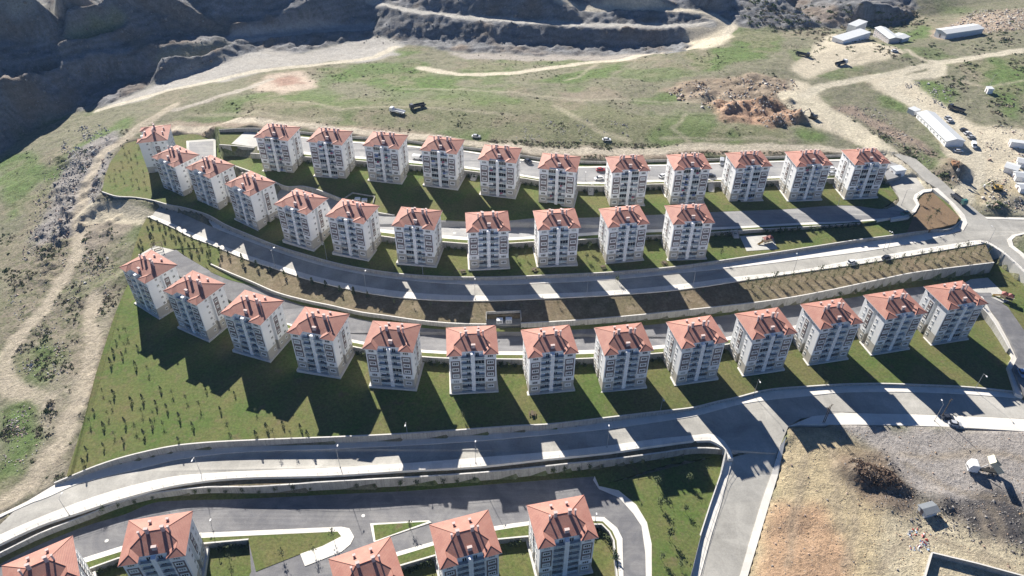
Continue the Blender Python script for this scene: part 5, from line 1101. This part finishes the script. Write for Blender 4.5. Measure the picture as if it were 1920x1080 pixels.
shed(0, (1902, 340), (1926, 342), (1926, 332), 2.6, .8, 'white tent-like shed at the right edge below the grey one', name='shed', cat='shed', W_=5)
shed(0, (1911, 362), (1932, 364), (1932, 352), 2.6, .8, 'white shed at the right edge, lowest of the group', name='shed', cat='shed', W_=5)
shed(0, (1732, 972), (1755, 966), (1752, 955), 2.3, .4, 'small grey metal hut on the dark soil of the dirt lot', name='hut', cat='hut', wall_m=metalw, roof_m=simple('dark_sheet_roof', (.20, .22, .24), .5, .5, 3, .1), W_=3)
shed(0, (1678, 327), (1695, 330), (1697, 318), 3.2, 0, 'white gatehouse on a small island at the estate entrance', name='gatehouse', cat='gatehouse', W_=4.5)
pp = MB(); g0 = T(1853, 167); pp.tube((0, 0, 0), (1.2, 1.5, 7.5), .09, .06); pp.tube((1.2, 1.5, 7.5), (3.4, 2.5, 8.3), .05, .04); oo = pp.build('leaning_lamp_post', M['metal'], loc=g0); tag(oo, 'leaning lamp post beside the small white cabin', 'lamp post')
def enclosure(pts, z, label, boxes, h=2.6):
    L = [S(u, v, z) for u, v in pts]
    o = empty('bin_enclosure', L[0], 0, label, 'enclosure'); b = MB()
    for p, q in zip(L, L[1:]):
        p, q = p-L[0], q-L[0]; d = (q-p); d.z = 0; d.normalize(); n = Vector((d.y, -d.x, 0))*.15
        b.add([p+n, q+n, q-n, p-n]+[v+Vector((0, 0, h)) for v in (p+n, q+n, q-n, p-n)], [(0, 1, 5, 4), (2, 3, 7, 6), (4, 5, 6, 7), (0, 4, 7, 3), (1, 2, 6, 5)])
    b.build('wall', M['conc'], o)
    f = MB(); q = [p-L[0] for p in L]; f.add([v+Vector((0, 0, .03)) for v in q], [list(range(len(q)))]); f.build('floor', M['road'], o)
    for i, (u, v) in enumerate(boxes):
        g = S(u, v, z)+Vector((0, 0, .15)); c = MB(); c.box(-1.1, 1.1, -.8, .8, 0, 1.5, 0); c.box(-1.15, 1.15, -.85, .85, 1.5, 1.6, 0); c.box(-.9, -.05, -.83, -.8, .2, 1.35, 1); c.box(.05, .9, -.83, -.8, .2, 1.35, 1)
        k = c.build('service_cabinet', [M['white'], M['metal']], None, loc=g); tag(k, 'white metal service cabinet, %s of the pair in the niche by %s' % (['left', 'right'][i], label[-28:].split(' the ')[-1]), 'cabinet', 'service cabinets')
enclosure([(912, 612), (912, 597), (976, 594), (977, 608)], -178.95, 'concrete bin niche cut into the slope behind the third row', [(937, 605), (954, 604)], 3.2)
enclosure([(642, 378), (662, 365), (703, 372), (700, 384)], -172.3, 'concrete bin niche beside the road behind the second row', [(671, 378), (684, 380)], 1.2)
W9 = P([(1700, 1200, -190), (1746, 1040, -189.2), (1830, 1060, -189.3), (1925, 1086, -189.6), (2100, 1130, -190)])
wall('boundary_wall', W9[1:], 2.2, 'pale wall along the top of the sunken plot in the lower right corner', thick=.3, up=1.0); wall('boundary_wall', [W9[0], W9[1]], 2.2, 'short white wall down the left side of the sunken plot', thick=.3, up=1.0)
# playgrounds
poly('playground_floor', [T(u, v)+Vector((0, 0, .1)) for u, v in [(1387, 443), (1447, 441), (1458, 467), (1400, 471)]], M['plaza'], reg=False, skirt=.3)
def play(u, v, label, s=1.0, yaw=.4):
    o = empty('play_structure', T(u, v), yaw, label, 'play structure', 'play structures'); o.scale = (s, s, s)
    a = MB(); [a.tube((x, y, 0), (x, y, 2.6), .08, n=6) for x in (-1, 1, 3) for y in (-1, 1)]; a.build('post', M['panel'], o)
    b = MB(); b.box(-1.1, 3.1, -1.1, 1.1, 1.1, 1.25); b.build('platform', M['bark'], o)
    for x in (0, 2):
        c = MB(); c.add([(x-1.2, -1.2, 2.5), (x+1.2, -1.2, 2.5), (x+1.2, 1.2, 2.5), (x-1.2, 1.2, 2.5), (x, 0, 3.5)], [(0, 1, 4), (1, 2, 4), (2, 3, 4), (3, 0, 4), (3, 2, 1, 0)]); c.build('roof', simple('red_play_roof', (.26, .08, .065), .6, 1, 3, .1), o)
    d = MB(); d.add([(-1.1, -.4, 1.2), (-1.1, .4, 1.2), (-3.6, .4, .1), (-3.6, -.4, .1), (-1.1, -.4, 1.5), (-1.1, .4, 1.5), (-3.6, .4, .4), (-3.6, -.4, .4)], [(0, 1, 2, 3), (0, 3, 7, 4), (1, 5, 6, 2)]); d.build('slide', PAINT['yellow'], o)
play(1434, 456, 'red-roofed play structure on the pale square below the second row'); play(1880, 560, 'brown play structure beside the high wall at the right', 1.0, -.6)
def pergola(u, v, label, s, yaw):
    o = empty('pergola', T(u, v), yaw, label, 'pergola', 'pergolas'); a = MB(); [a.box(x-.08, x+.08, y-.08, y+.08, 0, 2.4) for x in (-2*s, 2*s) for y in (-1.4*s, 1.4*s)]; a.build('post', M['bark'], o)
    b = MB(); [b.box(-2.4*s, 2.4*s, y-.06, y+.06, 2.4, 2.55) for y in (-1.4*s, 1.4*s)]; [b.box(x-.05, x+.05, -1.8*s, 1.8*s, 2.551, 2.68) for x in np.linspace(-2.2*s, 2.2*s, 9)]; b.build('beam', M['twig'], o)
    c = MB(); c.box(-1.5*s, 1.5*s, -.3, .3, .4, .5); c.box(-1.4*s, -1.2*s, -.25, .25, 0, .4); c.box(1.2*s, 1.4*s, -.25, .25, 0, .4); c.build('bench', M['bark'], o)
pergola(296, 468, 'brown timber pergola on the little plaza at the left end of the third row', 1, .5)
for u, v, k in [(1020, 512, 0), (1122, 501, 0), (1243, 495, 0), (1888, 548, 0)]:
    pass
def picnic(u, v, label):
    o = empty('picnic_table', T(u, v), rnd.uniform(0, 3), label, 'picnic table', 'picnic tables'); a = MB(); a.box(-1, 1, -.45, .45, .7, .78); a.build('tabletop', M['bark'], o)
    for y in (-.95, .95): b = MB(); b.box(-1, 1, y-.17, y+.17, .42, .48); b.build('seat', M['bark'], o)
    c = MB(); [c.box(x-.06, x+.06, -1, 1, .36, .42) for x in (-.7, .7)]; [c.box(x-.06, x+.06, -.3, .3, 0, .7) for x in (-.7, .7)]; c.build('frame', M['bark'], o)
for u, v, l in [(1002, 507, 'between the eighth and ninth second-row blocks'), (1131, 502, 'between the ninth and tenth second-row blocks'), (1245, 494, 'between the tenth and eleventh second-row blocks'), (868, 510, 'between the seventh and eighth second-row blocks'), (998, 777, 'on the lawn strip below the sixth third-row block')]: picnic(u, v, 'dark picnic table on the grass '+l)
# stairs through the retaining walls
def stair(u, v, u2, v2, label, wd=2.2):
    a, b = T(u, v), T(u2, v2); d = b-a; dz = d.z; d.z = 0; L = d.length; o = empty('garden_stair', a, math.atan2(d.y, d.x), label, 'stair', 'garden stairs'); n = max(5, int(abs(dz)/.17)); m_ = MB()
    for i in range(n): m_.box(i*L/n, (i+1)*L/n, -wd/2, wd/2, -.5, (i+1)*dz/n, 0)
    m_.build('tread', M['coping'], o)
    for s in (-1, 1):
        k = MB(); k.add([(0, s*(wd/2), -.5), (L, s*(wd/2), -.5), (L, s*wd/2, dz+.5), (0, s*wd/2, .5), (0, s*(wd/2+.2), -.5), (L, s*(wd/2+.2), -.5), (L, s*(wd/2+.2), dz+.5), (0, s*(wd/2+.2), .5)], [(0, 1, 2, 3), (4, 5, 6, 7), (3, 2, 6, 7), (0, 3, 7, 4), (1, 2, 6, 5)]); k.build('cheek_wall', M['conc'], o)
for a in [(887, 339, 890, 326, 'concrete garden stair between the fourth and fifth back-row blocks'), (1108, 366, 1108, 346, 'concrete garden stair between the sixth and seventh back-row blocks'), (1334, 360, 1332, 338, 'concrete garden stair right of the eighth back-row block'), (1381, 447, 1377, 431, 'concrete stair from the road down to the second-row playground')]: stair(*a)

# ---------------------------------------------------------------- loose cover nobody could count
def scatter(name, poly_uv, n, kind, mats, seed, s0, s1, clump=0):
    r = random.Random(seed); us = [p[0] for p in poly_uv]; vs = [p[1] for p in poly_uv]; mb = MB(); k = 0; tries = 0; cs = []
    def inp(u, v):
        c = False
        for i in range(len(poly_uv)):
            (x1, y1), (x2, y2) = poly_uv[i], poly_uv[i-1]
            if (y1 > v) != (y2 > v) and u < (x2-x1)*(v-y1)/(y2-y1)+x1: c = not c
        return c
    while k < n and tries < n*30:
        tries += 1
        if clump and cs and r.random() < .8: c = r.choice(cs); u, v = c[0]+r.gauss(0, clump), c[1]+r.gauss(0, clump*.7)
        else: u, v = r.uniform(min(us), max(us)), r.uniform(min(vs), max(vs)); cs.append((u, v)) if clump and inp(u, v) and len(cs) < n/18+3 else None
        if not inp(u, v): continue
        h = tin.ray_cast(O, ray(u, v).normalized())[0]
        if h is None: continue
        f = final.ray_cast(Vector((h.x, h.y, 400)), dn)[0]; g = ground.ray_cast(Vector((h.x, h.y, 400)), dn)[0]
        if f is None or g is not None: continue
        if TRK[min(NY-1, int(np.searchsorted(gy, h.y))), min(NX-1, int(np.searchsorted(gx, h.x)))] > .25: continue
        k += 1; s = r.uniform(s0, s1)*(2 if r.random() < .06 else 1)
        if kind == 'rock':
            q = Matrix.Rotation(r.uniform(0, 6), 3, Vector((r.random(), r.random(), r.random()+.1)).normalized()); base = [(1, 0, 0), (-1, 0, 0), (0, 1, 0), (0, -1, 0), (0, 0, 1), (0, 0, -1)]
            v6 = [f+q @ (Vector(b)*s*r.uniform(.6, 1.1)) for b in base]
            mb.add(v6, [(0, 2, 4), (2, 1, 4), (1, 3, 4), (3, 0, 4), (2, 0, 5), (1, 2, 5), (3, 1, 5), (0, 3, 5)], r.randrange(len(mats)))
        else:
            leaves(mb, 26, lambda r: f+Vector((r.gauss(0, .5), r.gauss(0, .5), abs(r.gauss(.06, .13))))*s, .3*s, r.randrange(len(mats)), r)
    o = mb.build(name, mats); tag(o, kind='stuff'); return o
RW = simple('pale_rock', (.52, .50, .46), .9, 1, 3, .15); RG = simple('grey_rock', (.30, .28, .26), .9, 1, 3, .2); RP = simple('pink_rubble', (.45, .34, .27), .9, 1, 3, .2); RO_ = simple('ochre_rubble', (.42, .30, .19), .9, 1, 3, .2)
B1_, B2_ = simple('scrub_green', (.12, .16, .065), .9, .8, 4, .4), simple('scrub_dry', (.25, .22, .16), .9, .8, 4, .4)
scatter('rubble_stones', [(120, 240), (200, 230), (215, 280), (165, 400), (140, 430), (100, 470), (110, 330)], 900, 'rock', [RW, RG], 1, .2, .8, 7)
scatter('rubble_stones', [(90, 300), (250, 260), (190, 420), (40, 500), (60, 380)], 500, 'rock', [RG, RP], 2, .2, .7)
scatter('rubble_stones', [(0, 560), (150, 440), (250, 430), (170, 650), (150, 760), (20, 900), (0, 900)], 900, 'rock', [RW, RG, RP], 3, .12, .5, 9)
scatter('rubble_stones', [(1240, 170), (1310, 150), (1490, 150), (1520, 230), (1440, 240), (1300, 200)], 700, 'rock', [RP, RG, RO_, RW], 4, .25, .9, 8)
scatter('rubble_stones', [(1560, 200), (1640, 200), (1750, 290), (1745, 310), (1640, 255)], 350, 'rock', [RP, RG], 5, .2, .6)
scatter('rubble_stones', [(1740, 70), (1830, 20), (1925, 15), (1925, 55), (1860, 62)], 800, 'rock', [RP, RW], 6, .3, 1.0)
scatter('rubble_stones', [(960, 225), (1180, 225), (1180, 270), (960, 265)], 220, 'rock', [RW, RG], 7, .2, .5, 6)
scatter('rubble_stones', [(1690, 150), (1790, 160), (1800, 205), (1720, 200)], 160, 'rock', [RW, RG], 8, .2, .8, 6)
scatter('rubble_stones', [(1820, 230), (1925, 240), (1925, 400), (1790, 395), (1780, 330), (1870, 330)], 500, 'rock', [RW, RG, RP], 9, .2, .7, 7)
scatter('soil_clods', [(1455, 860), (1480, 800), (1920, 810), (1920, 1080), (1400, 1080)], 1500, 'rock', [RO_, RG, RP], 10, .08, .28)
scatter('soil_clods', [(1590, 862), (1660, 850), (1740, 940), (1925, 925), (1925, 1045), (1760, 1000), (1640, 960)], 900, 'rock', [simple('dark_clod', (.08, .07, .07), .9, 1, 3, .2), RG], 11, .1, .4)
scatter('dry_brush', [(1583, 872), (1612, 866), (1664, 888), (1688, 915), (1668, 926), (1618, 912), (1588, 896)], 260, 'bush', [simple('brown_brush', (.16, .11, .08), .9, .8, 4, .4)], 20, .3, .7)
scatter('construction_debris', [(1700, 985), (1760, 990), (1750, 1035), (1705, 1035)], 110, 'rock', [RW, simple('red_plastic', (.45, .06, .05), .5, 1, 3, .1), PAINT['blue'], M['metal']], 12, .15, .5, 5)
scatter('quarry_rocks', [(0, 270), (0, 0), (1280, 0), (1280, 95), (640, 80), (430, 105), (180, 200)], 1000, 'rock', [RG, simple('brown_rock', (.22, .19, .16), .95, 1, 3, .2)], 13, .25, .8)
scatter('field_scrub', [(330, 215), (600, 120), (1300, 80), (1500, 70), (1500, 250), (1000, 270), (480, 225)], 900, 'bush', [B1_, B2_], 14, .25, .6, 14)
scatter('field_scrub', [(0, 290), (250, 240), (240, 420), (250, 500), (180, 680), (130, 890), (60, 920), (0, 940)], 800, 'bush', [B1_, B2_], 15, .3, .75, 11)
scatter('field_scrub', [(1500, 60), (1920, 0), (1920, 230), (1860, 240), (1700, 120), (1620, 90), (1500, 130)], 500, 'bush', [B1_, B2_], 16, .4, 1.2, 12)
scatter('field_scrub', [(1560, 210), (1760, 290), (1800, 380), (1925, 390), (1800, 400), (1640, 270)], 260, 'bush', [B1_, B2_], 17, .3, .8, 8)
scatter('field_scrub', [(900, 262), (1650, 280), (1650, 286), (1340, 290), (1110, 297), (970, 285)], 500, 'bush', [B1_, B2_], 18, .3, .6)
scatter('field_scrub', [(1380, 0), (1700, 0), (1750, 40), (1680, 60), (1500, 70), (1400, 50)], 380, 'bush', [B1_, B2_], 19, .5, 1.5, 14)
pond = poly('pond', [S(u, v, -184.3) for u, v in [(1745, 26), (1760, 22), (1768, 30), (1760, 38), (1748, 36)]], simple('pond_water', (.10, .16, .25), .1, 1, 3, .1), reg=False, skirt=.2)

# ---------------------------------------------------------------- air
hz = MB(); hz.box(-3600, 3600, -3200, 7000, float(ZZ.min())-2, CZ+12)
m_, nt, bs = new_mat('haze_air'); nt.nodes.remove(bs); pv_ = nt.nodes.new('ShaderNodeVolumePrincipled')
pv_.inputs['Color'].default_value = (.42, .66, 1.0, 1); pv_.inputs['Density'].default_value = .00006; pv_.inputs['Anisotropy'].default_value = .1
nt.links.new(pv_.outputs[0], nt.nodes['Material Output'].inputs['Volume'])
ho = hz.build('haze', m_); tag(ho, kind='stuff')
SC.cycles.volume_max_steps = 64; SC.cycles.volume_bounces = 0
